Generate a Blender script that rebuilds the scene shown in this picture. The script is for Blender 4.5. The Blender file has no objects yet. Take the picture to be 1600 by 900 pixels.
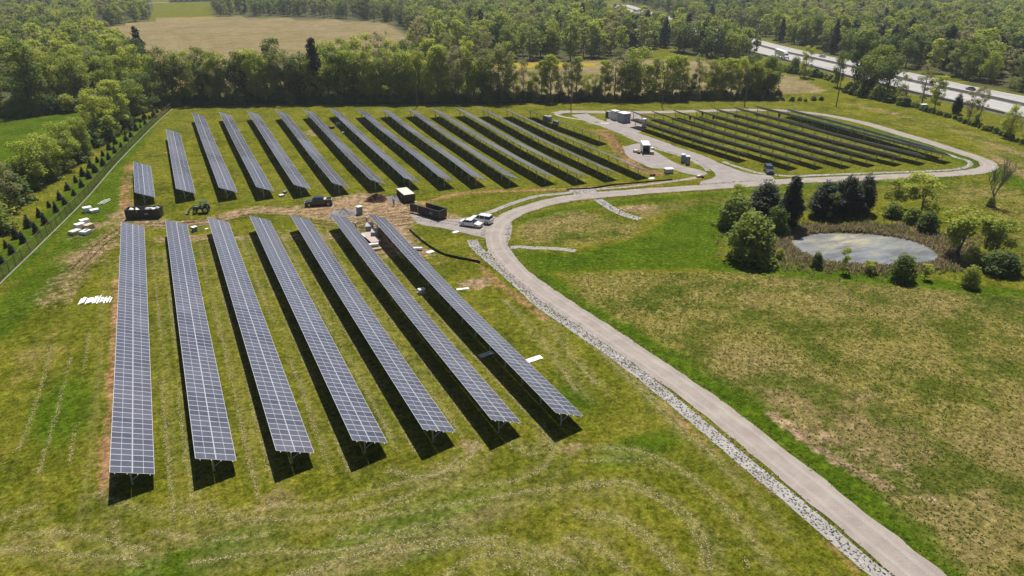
import bpy, math, random
import numpy as np
from mathutils import Matrix, Vector, Euler
R = math.radians
rng = np.random.default_rng(7)
random.seed(7)
SC = bpy.context.scene
COL = SC.collection

# ------------------------------------------------------------------ camera, world, sun, exposure
F0 = 1067.0; VX, VY = 208.0, -55.0; CH = 48.6
PITCH = math.atan2(450 - VY, F0); YAW = math.atan2(800 - VX, math.hypot(F0, 450 - VY))
cam_d = bpy.data.cameras.new('drone_camera'); cam = bpy.data.objects.new('drone_camera', cam_d); COL.objects.link(cam)
cam_d.sensor_width = 36; cam_d.lens = 36 * F0 / 1600; cam_d.clip_start = 1; cam_d.clip_end = 9000
cam.location = (0, 0, CH); cam.rotation_euler = (math.pi / 2 - PITCH, 0, -YAW)
SC.camera = cam
SUN_DIR = Vector((0.25, 0.42, 1.0)).normalized()          # towards the sun
SUN_EL = math.asin(SUN_DIR.z); SUN_AZ = math.atan2(SUN_DIR.x, SUN_DIR.y)
W = bpy.data.worlds.new('World'); SC.world = W; W.use_nodes = True
nt = W.node_tree; bg = nt.nodes['Background']; sky = nt.nodes.new('ShaderNodeTexSky')
sky.sky_type = 'NISHITA'; sky.sun_disc = False; sky.sun_elevation = SUN_EL; sky.sun_rotation = SUN_AZ
sky.air_density = 0.8; sky.dust_density = 0.7; sky.ozone_density = 1.0
nt.links.new(sky.outputs[0], bg.inputs[0]); bg.inputs[1].default_value = 0.050
sd = bpy.data.lights.new('sun', 'SUN'); so = bpy.data.objects.new('sun', sd); COL.objects.link(so)
sd.energy = 5.0; sd.angle = R(0.55); sd.color = (1.0, 0.955, 0.88)
so.rotation_euler = SUN_DIR.to_track_quat('Z', 'Y').to_euler(); so.location = (0, 0, 120)
SC.view_settings.view_transform = 'Standard'; SC.view_settings.look = 'None'
SC.view_settings.exposure = 0.48; SC.view_settings.gamma = 1.0; SC.view_settings.use_curve_mapping = False
SC.render.engine = 'CYCLES'
SC.cycles.max_bounces = 6; SC.cycles.transparent_max_bounces = 4; SC.cycles.volume_bounces = 0

# ------------------------------------------------------------------ pixel (1600x900) -> point on the terrain
_F = np.array([math.sin(YAW) * math.cos(PITCH), math.cos(YAW) * math.cos(PITCH), -math.sin(PITCH)])
_R = np.array([math.cos(YAW), -math.sin(YAW), 0.0]); _U = np.cross(_R, _F)

def hgt(x, y):
    x = np.asarray(x, float); y = np.asarray(y, float)
    near = 1 / (1 + np.exp((np.hypot(x, y) - 420) / 60))
    h = 0.20 * np.sin(x / 9.5 + 1.3 + 0.4 * np.sin(y / 17)) * np.sin(y / 13.0 + 0.6) + 0.22 * np.sin(y / 21 + x / 40)
    h = h * near * (1 - np.exp(-(((x - 114) ** 2 + (y - 78) ** 2) / 26 ** 2)))
    h = h + 1.3 * np.exp(-(((x - 203) / 17) ** 2 + ((y - 146) / 30) ** 2))
    h = h - 1.1 * np.exp(-((((x - 114) * .87 + (y - 78) * -.5) / 13) ** 4 + (((x - 114) * .5 + (y - 78) * .87) / 8.5) ** 4))
    return h

def G(px, py, z=0.0):
    d = _F * F0 + _R * (px - 800) + _U * (450 - py); g = 0.0
    for _ in range(4):
        t = (z + g - CH) / d[2]; x, y = d[0] * t, d[1] * t; g = float(hgt(x, y))
    return Vector((x, y, g))

def GP(pts): return [G(*p) for p in pts]

# ------------------------------------------------------------------ materials
def newmat(name):
    m = bpy.data.materials.new(name); m.use_nodes = True; n = m.node_tree
    return m, n, n.nodes['Principled BSDF']

def N(n, t, **kw):
    o = n.nodes.new(t)
    for k, v in kw.items():
        if k.startswith('i_'):
            o.inputs[k[2:].replace('_', ' ')].default_value = v
        else: setattr(o, k, v)
    return o

def noise(n, scale, detail=4, rough=.55, vec=None, dim='3D'):
    o = N(n, 'ShaderNodeTexNoise'); o.inputs['Scale'].default_value = scale; o.inputs['Detail'].default_value = detail
    o.inputs['Roughness'].default_value = rough
    if vec is not None: n.links.new(vec, o.inputs['Vector'])
    return o.outputs['Fac']

def ramp(n, fac, stops, interp='LINEAR'):
    o = N(n, 'ShaderNodeValToRGB'); cr = o.color_ramp; cr.interpolation = interp
    while len(cr.elements) < len(stops): cr.elements.new(.5)
    for e, (p, c) in zip(cr.elements, stops):
        e.position = p; e.color = (c, c, c, 1) if isinstance(c, (int, float)) else (*c, 1)
    n.links.new(fac, o.inputs[0]); return o.outputs[0]

def mix(n, fac, a, b, mode='MIX'):
    o = N(n, 'ShaderNodeMix', data_type='RGBA', blend_type=mode)
    for s, v in ((o.inputs['Factor'], fac), (o.inputs[6], a), (o.inputs[7], b)):
        if isinstance(v, (int, float)): s.default_value = v
        elif isinstance(v, tuple): s.default_value = (*v, 1)
        else: n.links.new(v, s)
    return o.outputs[2]

def mth(n, op, a, b=0.0, c=None, clamp=False):
    o = N(n, 'ShaderNodeMath', operation=op); o.use_clamp = clamp
    for i, v in enumerate((a, b, c)):
        if v is None: continue
        if isinstance(v, (int, float)): o.inputs[i].default_value = v
        else: n.links.new(v, o.inputs[i])
    return o.outputs[0]

def geo_pos(n): return N(n, 'ShaderNodeNewGeometry').outputs['Position']
def obj_pos(n): return N(n, 'ShaderNodeTexCoord').outputs['Object']

def bump(n, p, h, strength, dist=.1):
    b = N(n, 'ShaderNodeBump'); b.inputs['Strength'].default_value = strength; b.inputs['Distance'].default_value = dist
    n.links.new(h, b.inputs['Height']); n.links.new(b.outputs[0], p.inputs['Normal'])

def paint(name, col, rough=.5, metal=0.0, var=.12, scale=3.0, spec=.5, coat=0.0):
    m, n, p = newmat(name); pos = obj_pos(n)
    f = noise(n, scale, 5, .6, pos)
    c = ramp(n, f, [(.3, tuple(max(0, v * (1 - var)) for v in col)), (.7, tuple(min(1, v * (1 + var)) for v in col))])
    n.links.new(c, p.inputs['Base Color']); p.inputs['Metallic'].default_value = metal
    n.links.new(ramp(n, noise(n, scale * 2.3, 3, .6, pos), [(.3, max(.02, rough - .08)), (.7, min(1, rough + .1))]), p.inputs['Roughness'])
    p.inputs['Specular IOR Level'].default_value = spec; p.inputs['Coat Weight'].default_value = coat
    return m

M = {}
M['white'] = paint('white_paint', (.78, .78, .77), .45, var=.06)
M['carwhite'] = paint('car_paint_white', (.72, .72, .72), .25, var=.03, coat=.6)
M['black'] = paint('black_paint', (.018, .019, .021), .45, var=.3)
M['carblack'] = paint('car_paint_black', (.012, .012, .014), .2, var=.1, coat=.8)
M['carblue'] = paint('car_paint_slate', (.035, .05, .065), .25, var=.05, coat=.6)
M['glass'] = paint('car_glass', (.015, .018, .02), .06, var=.05, spec=.8)
M['rubber'] = paint('tyre_rubber', (.02, .02, .02), .85, var=.2)
M['rim'] = paint('wheel_metal', (.5, .5, .5), .35, .8)
M['steel'] = paint('galvanised_steel', (.38, .385, .39), .5, .55, var=.12)
M['dsteel'] = paint('dark_steel', (.11, .11, .115), .55, .3, var=.2)
M['green'] = paint('tractor_green', (.022, .075, .035), .4, var=.1)
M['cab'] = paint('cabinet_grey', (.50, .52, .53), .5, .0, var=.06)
M['cabd'] = paint('cabinet_dark_grey', (.22, .24, .25), .5, .0, var=.08)  # plain darker grey, even over whole housings, doors and plates
M['tan'] = paint('cardboard_tan', (.46, .36, .24), .8, var=.18)
M['cream'] = paint('cream_sheet', (.50, .47, .40), .7, var=.1)
M['wood'] = paint('weathered_wood', (.20, .15, .10), .85, var=.25, scale=8)
M['pole'] = paint('utility_pole_wood', (.13, .10, .075), .9, var=.25, scale=5)
M['deck'] = paint('plywood_deck', (.36, .28, .25), .8, var=.15)
M['skin'] = paint('skin', (.42, .25, .17), .6)
M['orange'] = paint('orange_cloth', (.55, .14, .03), .8)
M['denim'] = paint('dark_trousers', (.04, .05, .08), .85)
M['shirt'] = paint('grey_lilac_shirt', (.35, .32, .40), .85)
M['greenplastic'] = paint('portable_toilet_panel', (.12, .17, .20), .55, var=.1)
M['red'] = paint('brown_red_plastic', (.16, .035, .03), .5)
M['rust'] = paint('brown_rust', (.17, .075, .05), .8, var=.3)
M['light'] = paint('lamp_lens', (.75, .75, .7), .1)
M['redlens'] = paint('tail_lens', (.4, .02, .02), .2)
M['fabric'] = paint('black_geotextile', (.012, .012, .012), .9, var=.3)
M['barrier'] = paint('barrier_concrete', (.30, .29, .27), .9, var=.15, scale=.5)
M['roofdark'] = paint('roof_shingle_dark', (.05, .05, .06), .9, var=.2)
M['wallc'] = paint('house_siding', (.45, .42, .38), .8)
M['fence'] = paint('fence_steel', (.17, .14, .10), .6, .3, var=.2)
M['insul'] = paint('insulator', (.3, .32, .33), .3)

def mat_module():
    m, n, p = newmat('solar_module_face')
    uv = N(n, 'ShaderNodeUVMap').outputs[0]; s = N(n, 'ShaderNodeSeparateXYZ'); n.links.new(uv, s.inputs[0])
    u, v = s.outputs[0], s.outputs[1]
    du = mth(n, 'ABSOLUTE', mth(n, 'SUBTRACT', u, .5)); dv = mth(n, 'ABSOLUTE', mth(n, 'SUBTRACT', v, .5))
    fu = mth(n, 'GREATER_THAN', du, .5 - .018); fv = mth(n, 'GREATER_THAN', dv, .5 - .030)
    fr = mth(n, 'MAXIMUM', fu, fv)
    mid = mth(n, 'LESS_THAN', du, .011)
    # cell gaps
    cu = mth(n, 'ABSOLUTE', mth(n, 'SUBTRACT', mth(n, 'FRACT', mth(n, 'MULTIPLY', u, 24.0)), .5))
    cv = mth(n, 'ABSOLUTE', mth(n, 'SUBTRACT', mth(n, 'FRACT', mth(n, 'MULTIPLY', v, 6.0)), .5))
    gap = mth(n, 'MULTIPLY', mth(n, 'GREATER_THAN', mth(n, 'MAXIMUM', mth(n, 'MULTIPLY', cu, .975), cv), .465), .45)
    oi = N(n, 'ShaderNodeObjectInfo').outputs['Random']
    nz = noise(n, .9, 3, .5, geo_pos(n))
    nz = mth(n, 'ADD', mth(n, 'MULTIPLY', nz, .4), mth(n, 'MULTIPLY', noise(n, .06, 2, .5, geo_pos(n)), .4))
    cell = ramp(n, mth(n, 'ADD', nz, mth(n, 'MULTIPLY', oi, .3)), [(.35, (.054, .057, .080)), (.75, (.098, .102, .132))])
    c = mix(n, gap, cell, (.11, .115, .14))
    c = mix(n, mid, c, (.36, .37, .41))
    c = mix(n, fr, c, (.50, .51, .55))
    n.links.new(c, p.inputs['Base Color'])
    nb = noise(n, .045, 2, .5, geo_pos(n))
    n.links.new(mix(n, fr, ramp(n, nb, [(.4, .16), (.6, .38)]), (.45, .45, .45)), p.inputs['Roughness'])
    p.inputs['Specular IOR Level'].default_value = .5
    return m
M['module'] = mat_module()
M['backsheet'] = paint('module_backsheet', (.72, .71, .76), .7)
M['frame'] = paint('aluminium_frame', (.68, .69, .71), .4, .3, var=.03)

def mat_leaf(name, cols, trans=.5):
    m, n, p = newmat(name)
    oi = N(n, 'ShaderNodeObjectInfo').outputs['Random']
    nz = noise(n, .35, 2, .5, geo_pos(n)); nz2 = noise(n, 2.4, 2, .5, geo_pos(n))
    f = mth(n, 'ADD', mth(n, 'MULTIPLY', oi, .62), mth(n, 'ADD', mth(n, 'MULTIPLY', nz, .35), mth(n, 'MULTIPLY', nz2, .25)))
    f = mth(n, 'SUBTRACT', f, .08)
    k = len(cols) - 1
    c = ramp(n, f, [(i / k * .8 + .1, c) for i, c in enumerate(cols)])
    n.links.new(c, p.inputs['Base Color']); p.inputs['Roughness'].default_value = .65
    p.inputs['Specular IOR Level'].default_value = .25
    tr = N(n, 'ShaderNodeBsdfTranslucent'); n.links.new(mix(n, .45, c, (.95, 1.0, .35), 'MULTIPLY'), tr.inputs[0])
    ms = N(n, 'ShaderNodeMixShader'); ms.inputs[0].default_value = trans
    n.links.new(p.outputs[0], ms.inputs[1]); n.links.new(tr.outputs[0], ms.inputs[2])
    n.links.new(ms.outputs[0], n.nodes['Material Output'].inputs[0])
    return m
M['leaf'] = mat_leaf('broadleaf_foliage', [(.055, .09, .022), (.11, .16, .030), (.18, .235, .038), (.28, .32, .05), (.40, .42, .06)])
M['leafy'] = mat_leaf('spring_yellow_foliage', [(.25, .31, .045), (.36, .41, .05), (.46, .48, .07)], .5)
M['leafdull'] = mat_leaf('budding_foliage', [(.21, .21, .09), (.29, .27, .12), (.28, .31, .09)], .5)
M['cedar'] = mat_leaf('cedar_foliage', [(.014, .026, .012), (.022, .038, .016), (.032, .050, .018)], .1)
M['spruce'] = mat_leaf('young_evergreen_foliage', [(.020, .034, .016), (.030, .048, .022), (.042, .060, .026)], .1)
M['reed'] = mat_leaf('dry_brush', [(.24, .20, .135), (.33, .26, .19), (.24, .26, .10)], .55)
M['weed'] = mat_leaf('weed_foliage', [(.07, .12, .022), (.11, .17, .028), (.16, .21, .04)], .5)
M['bark'] = paint('bark', (.10, .085, .068), .9, var=.3, scale=2)
M['barkgrey'] = paint('bark_grey', (.19, .17, .15), .9, var=.25, scale=2)

def mat_ground():
    m, n, p = newmat('ground_meadow'); pos = geo_pos(n)
    a = N(n, 'ShaderNodeAttribute', attribute_name='mask_a'); b = N(n, 'ShaderNodeAttribute', attribute_name='mask_b')
    sa = N(n, 'ShaderNodeSeparateColor'); n.links.new(a.outputs['Color'], sa.inputs[0])
    sb = N(n, 'ShaderNodeSeparateColor'); n.links.new(b.outputs['Color'], sb.inputs[0])
    n_big = noise(n, .018, 5, .6, pos); n_mid = noise(n, .11, 6, .65, pos); n_sm = noise(n, .8, 6, .7, pos); n_fine = noise(n, 5.0, 4, .75, pos)
    mot = mth(n, 'ADD', mth(n, 'MULTIPLY', n_mid, .42), mth(n, 'ADD', mth(n, 'MULTIPLY', n_sm, .38), mth(n, 'MULTIPLY', n_fine, .20)))
    mot = mth(n, 'MULTIPLY_ADD', mth(n, 'SUBTRACT', mot, .5), 1.25, .5)
    g = ramp(n, mot, [(.36, (.036, .047, .003)), (.45, (.076, .089, .006)), (.53, (.116, .118, .010)), (.60, (.155, .140, .020)), (.68, (.18, .158, .050))])
    g = mix(n, ramp(n, n_big, [(.42, 0.0), (.62, .55)]), g, mix(n, .5, g, (.10, .105, .016)))
    # mown streaks running with the rows
    mp = N(n, 'ShaderNodeMapping'); mp.inputs['Scale'].default_value = (1.1, .05, 1); n.links.new(pos, mp.inputs[0])
    st = noise(n, 1.0, 6, .7, mp.outputs[0])
    g = mix(n, ramp(n, st, [(.52, 0.0), (.70, .40)]), g, (.135, .125, .038))

    def soft(mask, lo, hi, k=.55, nz=None):
        nz = nz if nz is not None else mot
        v = mth(n, 'ADD', mask, mth(n, 'MULTIPLY', mth(n, 'SUBTRACT', nz, .5), k * 2))
        v = mth(n, 'MULTIPLY', v, ramp(n, mask, [(.01, 0.0), (.25, 1.0)]))
        return ramp(n, v, [(lo, 0.0), (hi + .12, 1.0)])
    lush = ramp(n, mot, [(.36, (.030, .054, .003)), (.5, (.056, .092, .005)), (.66, (.090, .120, .010))])
    g = mix(n, soft(sa.outputs[2], .35, .6), g, lush)
    straw = ramp(n, mth(n, 'ADD', mth(n, 'MULTIPLY', n_sm, .6), mth(n, 'MULTIPLY', n_fine, .4)),
                 [(.36, (.080, .078, .014)), (.46, (.142, .124, .028)), (.56, (.200, .162, .052)), (.66, (.25, .195, .095))])
    gr2 = ramp(n, mot, [(.40, (.044, .068, .006)), (.6, (.10, .108, .014))])
    strawmix = mix(n, ramp(n, n_mid, [(.42, .15), (.56, 1.0)]), gr2, mix(n, ramp(n, n_big, [(.44, 0.0), (.56, .45)]), straw, (.205, .142, .085)))
    g = mix(n, soft(sa.outputs[1], .3, .65, .6), g, strawmix)
    crop = ramp(n, mth(n, 'ADD', mth(n, 'MULTIPLY', n_mid, .6), mth(n, 'MULTIPLY', n_big, .4)),
                [(.38, (.13, .115, .045)), (.5, (.185, .145, .072)), (.62, (.225, .18, .10))])
    g = mix(n, soft(sb.outputs[1], .4, .6, .2, n_mid), g, crop)
    g = mix(n, soft(sb.outputs[2], .35, .7, .45, n_mid), g, (.27, .20, .030))
    dirt = ramp(n, n_sm, [(.35, (.165, .105, .064)), (.5, (.26, .172, .108)), (.65, (.35, .25, .165))])
    red = ramp(n, n_sm, [(.35, (.20, .095, .050)), (.65, (.34, .185, .105))])
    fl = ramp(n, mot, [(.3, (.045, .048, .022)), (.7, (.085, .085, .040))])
    bankc = ramp(n, mot, [(.38, (.10, .085, .055)), (.5, (.16, .135, .085)), (.62, (.12, .14, .045))])
    g = mix(n, soft(sb.outputs[0], .3, .6, .4), g, bankc)
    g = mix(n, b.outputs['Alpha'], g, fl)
    g = mix(n, mth(n, 'MULTIPLY', soft(sa.outputs[0], .30, .66, 1.3), .9), g, dirt)
    ar = a.outputs['Alpha']
    trk = mth(n, 'MULTIPLY', ar, ramp(n, n_sm, [(.38, .25), (.55, .9)]))
    g = mix(n, mth(n, 'MULTIPLY', trk, .75), g, (.19, .17, .062))
    c2 = N(n, 'ShaderNodeAttribute', attribute_name='mask_c'); sc2 = N(n, 'ShaderNodeSeparateColor'); n.links.new(c2.outputs['Color'], sc2.inputs[0])
    g = mix(n, mth(n, 'MULTIPLY', soft(sc2.outputs[0], .34, .68, 1.2), .85), g, red)
    g = mix(n, soft(sc2.outputs[1], .34, .6, .5), g, (.245, .22, .20))
    n_a = noise(n, 1.7, 4, .75, pos); n_b = noise(n, .42, 5, .7, pos)
    dk = mth(n, 'MULTIPLY', ramp(n, n_fine, [(.38, .42), (.5, .5), (.62, .60)]), mth(n, 'MULTIPLY', ramp(n, n_a, [(.36, .25), (.46, .46), (.54, .55), (.66, .80)]), ramp(n, n_b, [(.36, .42), (.5, .5), (.66, .58)])))
    g = mix(n, 1.0, g, mth(n, 'MULTIPLY', dk, 8.3), 'MULTIPLY')
    n.links.new(g, p.inputs['Base Color']); p.inputs['Roughness'].default_value = 1.0; p.inputs['Specular IOR Level'].default_value = 0.0
    bump(n, p, mth(n, 'ADD', n_fine, mth(n, 'MULTIPLY', n_sm, 1.5)), .9, .22)
    return m

def mat_gravel(name, c1, c2, c3, rough=.95, fine=9.0):
    m, n, p = newmat(name); pos = geo_pos(n)
    f = mth(n, 'ADD', mth(n, 'MULTIPLY', noise(n, .35, 5, .65, pos), .5), mth(n, 'MULTIPLY', noise(n, fine, 3, .7, pos), .5))
    c = ramp(n, f, [(.36, c1), (.5, c2), (.66, c3)])
    n.links.new(c, p.inputs['Base Color']); p.inputs['Roughness'].default_value = rough; p.inputs['Specular IOR Level'].default_value = .2
    bump(n, p, noise(n, fine, 3, .7, pos), .5, .05)
    return m
M['road'] = mat_gravel('gravel_road', (.20, .17, .148), (.262, .225, .20), (.33, .29, .26))
M['yard'] = mat_gravel('gravel_yard', (.185, .162, .15), (.245, .218, .203), (.31, .28, .26))
M['wheel'] = mat_gravel('compacted_gravel', (.235, .205, .182), (.29, .255, .23), (.35, .31, .28))
M['bed'] = mat_gravel('stone_bed', (.20, .188, .175), (.27, .255, .24), (.37, .35, .335), fine=3.5)
M['stone'] = mat_gravel('limestone', (.25, .232, .21), (.36, .34, .31), (.50, .475, .44))
M['concrete'] = mat_gravel('highway_concrete', (.28, .265, .255), (.33, .315, .30), (.38, .36, .345), fine=2.0)
M['shoulder'] = mat_gravel('shoulder_concrete', (.24, .23, .22), (.28, .27, .26), (.33, .315, .30), fine=2.0)
M['pile'] = mat_gravel('grey_gravel_pile', (.14, .13, .135), (.21, .195, .20), (.28, .265, .27))
M['soil'] = mat_gravel('brown_soil_pile', (.075, .04, .03), (.13, .075, .055), (.20, .13, .095), fine=4)

def mat_water():
    m, n, p = newmat('pond_water'); pos = geo_pos(n)
    mp = N(n, 'ShaderNodeMapping'); mp.inputs['Rotation'].default_value = (0, 0, .9); mp.inputs['Scale'].default_value = (.10, .26, 1); n.links.new(pos, mp.inputs[0])
    f = noise(n, 1.0, 7, .66, mp.outputs[0])
    c = ramp(n, f, [(.40, (.13, .135, .14)), (.50, (.20, .205, .205)), (.58, (.25, .24, .19)), (.68, (.33, .30, .17))])
    n.links.new(c, p.inputs['Base Color'])
    n.links.new(ramp(n, f, [(.50, .10), (.64, .5)]), p.inputs['Roughness'])
    p.inputs['IOR'].default_value = 1.33; p.inputs['Specular IOR Level'].default_value = .9
    bump(n, p, noise(n, 3.0, 3, .6, pos), .08, .05)
    return m
M['water'] = mat_water()

# ------------------------------------------------------------------ mesh helpers
class MB:
    def __init__(s): s.v = []; s.f = []; s.m = []; s.uv = {}
    def add(s, vs, fs, mi=0, uvs=None):
        b = len(s.v); s.v += [tuple(v) for v in vs]
        for i, f in enumerate(fs):
            if uvs and uvs.get(i): s.uv[len(s.f)] = uvs[i]
            s.f.append(tuple(b + k for k in f)); s.m.append(mi)
    def box(s, c, d, mi=0, rz=0.0, mat=None, taper=1.0):
        x, y, z = (q / 2 for q in d)
        vs = [(-x, -y, -z), (x, -y, -z), (x, y, -z), (-x, y, -z), (-x * taper, -y * taper, z), (x * taper, -y * taper, z), (x * taper, y * taper, z), (-x * taper, y * taper, z)]
        T = mat if mat is not None else Matrix.Rotation(rz, 3, 'Z')
        vs = [T @ Vector(v) + Vector(c) for v in vs]
        s.add(vs, [(0, 3, 2, 1), (4, 5, 6, 7), (0, 1, 5, 4), (1, 2, 6, 5), (2, 3, 7, 6), (3, 0, 4, 7)], mi)
    def tube(s, pts, rs, k=6, mi=0, cap=True):
        pts = [Vector(p) for p in pts]; b = len(s.v); n = len(pts)
        if isinstance(rs, (int, float)): rs = [rs] * n
        for i, p in enumerate(pts):
            d = (pts[min(i + 1, n - 1)] - pts[max(i - 1, 0)]).normalized()
            a = d.orthogonal().normalized() if i == 0 else (a - d * a.dot(d)).normalized()
            c = d.cross(a)
            for j in range(k):
                t = 2 * math.pi * j / k
                s.v.append(tuple(p + (a * math.cos(t) + c * math.sin(t)) * rs[i]))
        for i in range(n - 1):
            for j in range(k):
                s.f.append((b + i * k + j, b + i * k + (j + 1) % k, b + (i + 1) * k + (j + 1) % k, b + (i + 1) * k + j)); s.m.append(mi)
        if cap:
            s.f.append(tuple(b + j for j in reversed(range(k)))); s.m.append(mi)
            s.f.append(tuple(b + (n - 1) * k + j for j in range(k))); s.m.append(mi)
    def prism(s, prof, y0, y1, mi=0, axis='x'):
        # profile in (x,z), extruded along y
        n = len(prof); vs = [(a, y0, b) for a, b in prof] + [(a, y1, b) for a, b in prof]
        fs = [tuple(range(n)), tuple(reversed(range(n, 2 * n)))] + [(i, i + n, (i + 1) % n + n, (i + 1) % n) for i in range(n)]
        s.add(vs, fs, mi)
    def build(s, name, mats, parent=None, smooth=False, loc=None):
        me = bpy.data.meshes.new(name); me.from_pydata(s.v, [], s.f)
        for m in (mats if isinstance(mats, (list, tuple)) else [mats]): me.materials.append(m)
        me.polygons.foreach_set('material_index', s.m)
        if s.uv:
            ul = me.uv_layers.new(name='UVMap')
            for fi, uvs in s.uv.items():
                ls = me.polygons[fi].loop_start
                for k, q in enumerate(uvs): ul.data[ls + k].uv = q
        if smooth: me.polygons.foreach_set('use_smooth', [True] * len(me.polygons))
        me.update(); o = bpy.data.objects.new(name, me); COL.objects.link(o)
        if parent is not None: o.parent = parent
        if loc is not None: o.location = loc
        return o

def tag(o, label=None, cat=None, group=None, kind=None):
    if label: o['label'] = label
    if cat: o['category'] = cat
    if group: o['group'] = group
    if kind: o['kind'] = kind
    return o

def thing(name, loc, label, cat, rz=0.0, group=None, kind=None):
    o = bpy.data.objects.new(name, None); o.empty_display_size = .3; COL.objects.link(o)
    o.location = loc; o.rotation_euler = (0, 0, rz); return tag(o, label, cat, group, kind)

def dup(root, loc, rz=0.0, scale=1.0, label=None, group=None):
    r = root.copy(); COL.objects.link(r); r.location = loc; r.rotation_euler = (0, 0, rz)
    r.scale = (scale,) * 3 if isinstance(scale, (int, float)) else scale
    if label: r['label'] = label
    if group: r['group'] = group
    for ch in KIDS.get(root.name, list(root.children)):
        c = ch.copy(); COL.objects.link(c); c.parent = r
        for g in ch.children:
            d = g.copy(); COL.objects.link(d); d.parent = c
    return r
KIDS = {}
ORD = ['first', 'second', 'third', 'fourth', 'fifth', 'sixth', 'seventh', 'eighth', 'ninth', 'tenth', 'eleventh', 'twelfth', 'thirteenth', 'fourteenth', 'fifteenth', 'sixteenth',
       'seventeenth', 'eighteenth', 'nineteenth', 'twentieth']
def ordn(i):
    if i < 20: return ORD[i]
    n = i + 1; s = {1: 'st', 2: 'nd', 3: 'rd'}.get(n % 10, 'th') if n % 100 not in (11, 12, 13) else 'th'
    return f'{n}{s}'

def inpoly(x, y, poly):
    x = np.asarray(x); y = np.asarray(y); r = np.zeros(x.shape, bool); n = len(poly)
    for i in range(n):
        x0, y0 = poly[i][:2]; x1, y1 = poly[(i + 1) % n][:2]
        if y0 == y1: continue
        c = ((y0 > y) != (y1 > y)) & (x < (x1 - x0) * (y - y0) / (y1 - y0) + x0); r ^= c
    return r

def pdist(x, y, pts):
    d = np.full(np.shape(x), 1e9)
    for (x0, y0, *_), (x1, y1, *_) in zip(pts[:-1], pts[1:]):
        vx, vy = x1 - x0, y1 - y0; L = vx * vx + vy * vy + 1e-9
        t = np.clip(((x - x0) * vx + (y - y0) * vy) / L, 0, 1)
        d = np.minimum(d, np.hypot(x - x0 - t * vx, y - y0 - t * vy))
    return d

def smooth_line(pts, step=2.0, closed=False):
    P = [Vector(p[:2]).to_3d() if not isinstance(p, Vector) else Vector((p.x, p.y, 0)) for p in pts]
    out = []
    for i in range(len(P) - 1):
        a = P[max(i - 1, 0)]; b = P[i]; c = P[i + 1]; d = P[min(i + 2, len(P) - 1)]
        k = max(1, int((c - b).length / step))
        for j in range(k):
            t = j / k
            out.append(.5 * ((2 * b) + (c - a) * t + (2 * a - 5 * b + 4 * c - d) * t * t + (3 * b - a - 3 * c + d) * t ** 3))
    out.append(P[-1]); return out

def ribbon(name, pts, width, mat, off, kind='structure', label=None, cat=None, step=1.6, cross=4, wob=0.0, flat=None, edge_noise=0.0):
    L = smooth_line(pts, step); mb = MB(); k = cross; n = len(L)
    vs = []
    for i, p in enumerate(L):
        d = (L[min(i + 1, n - 1)] - L[max(i - 1, 0)]).normalized(); s = Vector((d.y, -d.x, 0))
        w = width(i / (n - 1)) if callable(width) else width
        e0 = edge_noise * (random.random() - .5); e1 = edge_noise * (random.random() - .5)
        for j in range(k + 1):
            q = p + s * ((j / k - .5) * w + (e0 if j == 0 else e1 if j == k else 0))
            z = float(hgt(q.x, q.y)) if flat is None else flat
            vs.append((q.x, q.y, z + off))
    fs = [(i * (k + 1) + j, i * (k + 1) + j + 1, (i + 1) * (k + 1) + j + 1, (i + 1) * (k + 1) + j) for i in range(n - 1) for j in range(k)]
    fs = [tuple(reversed(f)) for f in fs]
    mb.add(vs, fs); o = mb.build(name, mat); tag(o, label, cat, None, kind); return o, L

def patch(name, poly, mat, off, kind='structure', step=1.5):
    # polygon region tessellated as clipped grid draped on the terrain (bmesh fill + subdivide keeps the outline)
    import bmesh
    bm = bmesh.new(); L = smooth_line(list(poly) + [poly[0]], step)[:-1]
    vs = [bm.verts.new((p.x, p.y, 0)) for p in L]; bm.faces.new(vs)
    bmesh.ops.triangulate(bm, faces=bm.faces[:])
    for _ in range(4):
        es = [e for e in bm.edges if e.calc_length() > 3.0]
        if not es: break
        bmesh.ops.subdivide_edges(bm, edges=es, cuts=1); bmesh.ops.triangulate(bm, faces=bm.faces[:])
    for v in bm.verts: v.co.z = float(hgt(v.co.x, v.co.y)) + off
    bm.normal_update()
    if sum(f.normal.z for f in bm.faces) < 0: bmesh.ops.reverse_faces(bm, faces=bm.faces[:])
    me = bpy.data.meshes.new(name); bm.to_mesh(me); bm.free(); me.materials.append(mat)
    o = bpy.data.objects.new(name, me); COL.objects.link(o); tag(o, kind=kind); return o

# ------------------------------------------------------------------ layout (pixel traces of ground features, turned into metres)
ROAD_PX = [(1640, 1062), (1440, 900), (1350, 828), (1244, 741), (1108, 633), (1000, 558), (900, 491), (819, 435), (783, 395), (774, 372), (781, 351), (799, 336), (830, 324), (880, 311.5),
           (950, 303.5), (1050, 296), (1150, 289.5), (1240, 283), (1320, 279.5), (1400, 276), (1480, 272.3), (1522, 268.5), (1545, 262), (1541, 253), (1522, 245),
           (1495, 236.5), (1458, 224), (1400, 207), (1340, 190), (1280, 178.5), (1215, 172.5), (1150, 172), (1080, 174), (1020, 175.5), (960, 175.5), (905, 174.8), (882, 174.8), (868, 177.5)]
ROAD2_PX = [(905, 178.5), (925, 188), (960, 199), (985, 209), (1015, 220), (1050, 233), (1080, 244), (1108, 256), (1135, 268), (1150, 276)]
YARD_PX = [(973, 230), (1000, 224), (1018, 233), (1035, 243), (1052, 253), (1070, 260), (1095, 266), (1106, 272), (1088, 274), (1066, 269.5), (1050, 264.5), (1018, 262.5), (1005, 257), (990, 250), (978, 242)]
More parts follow.
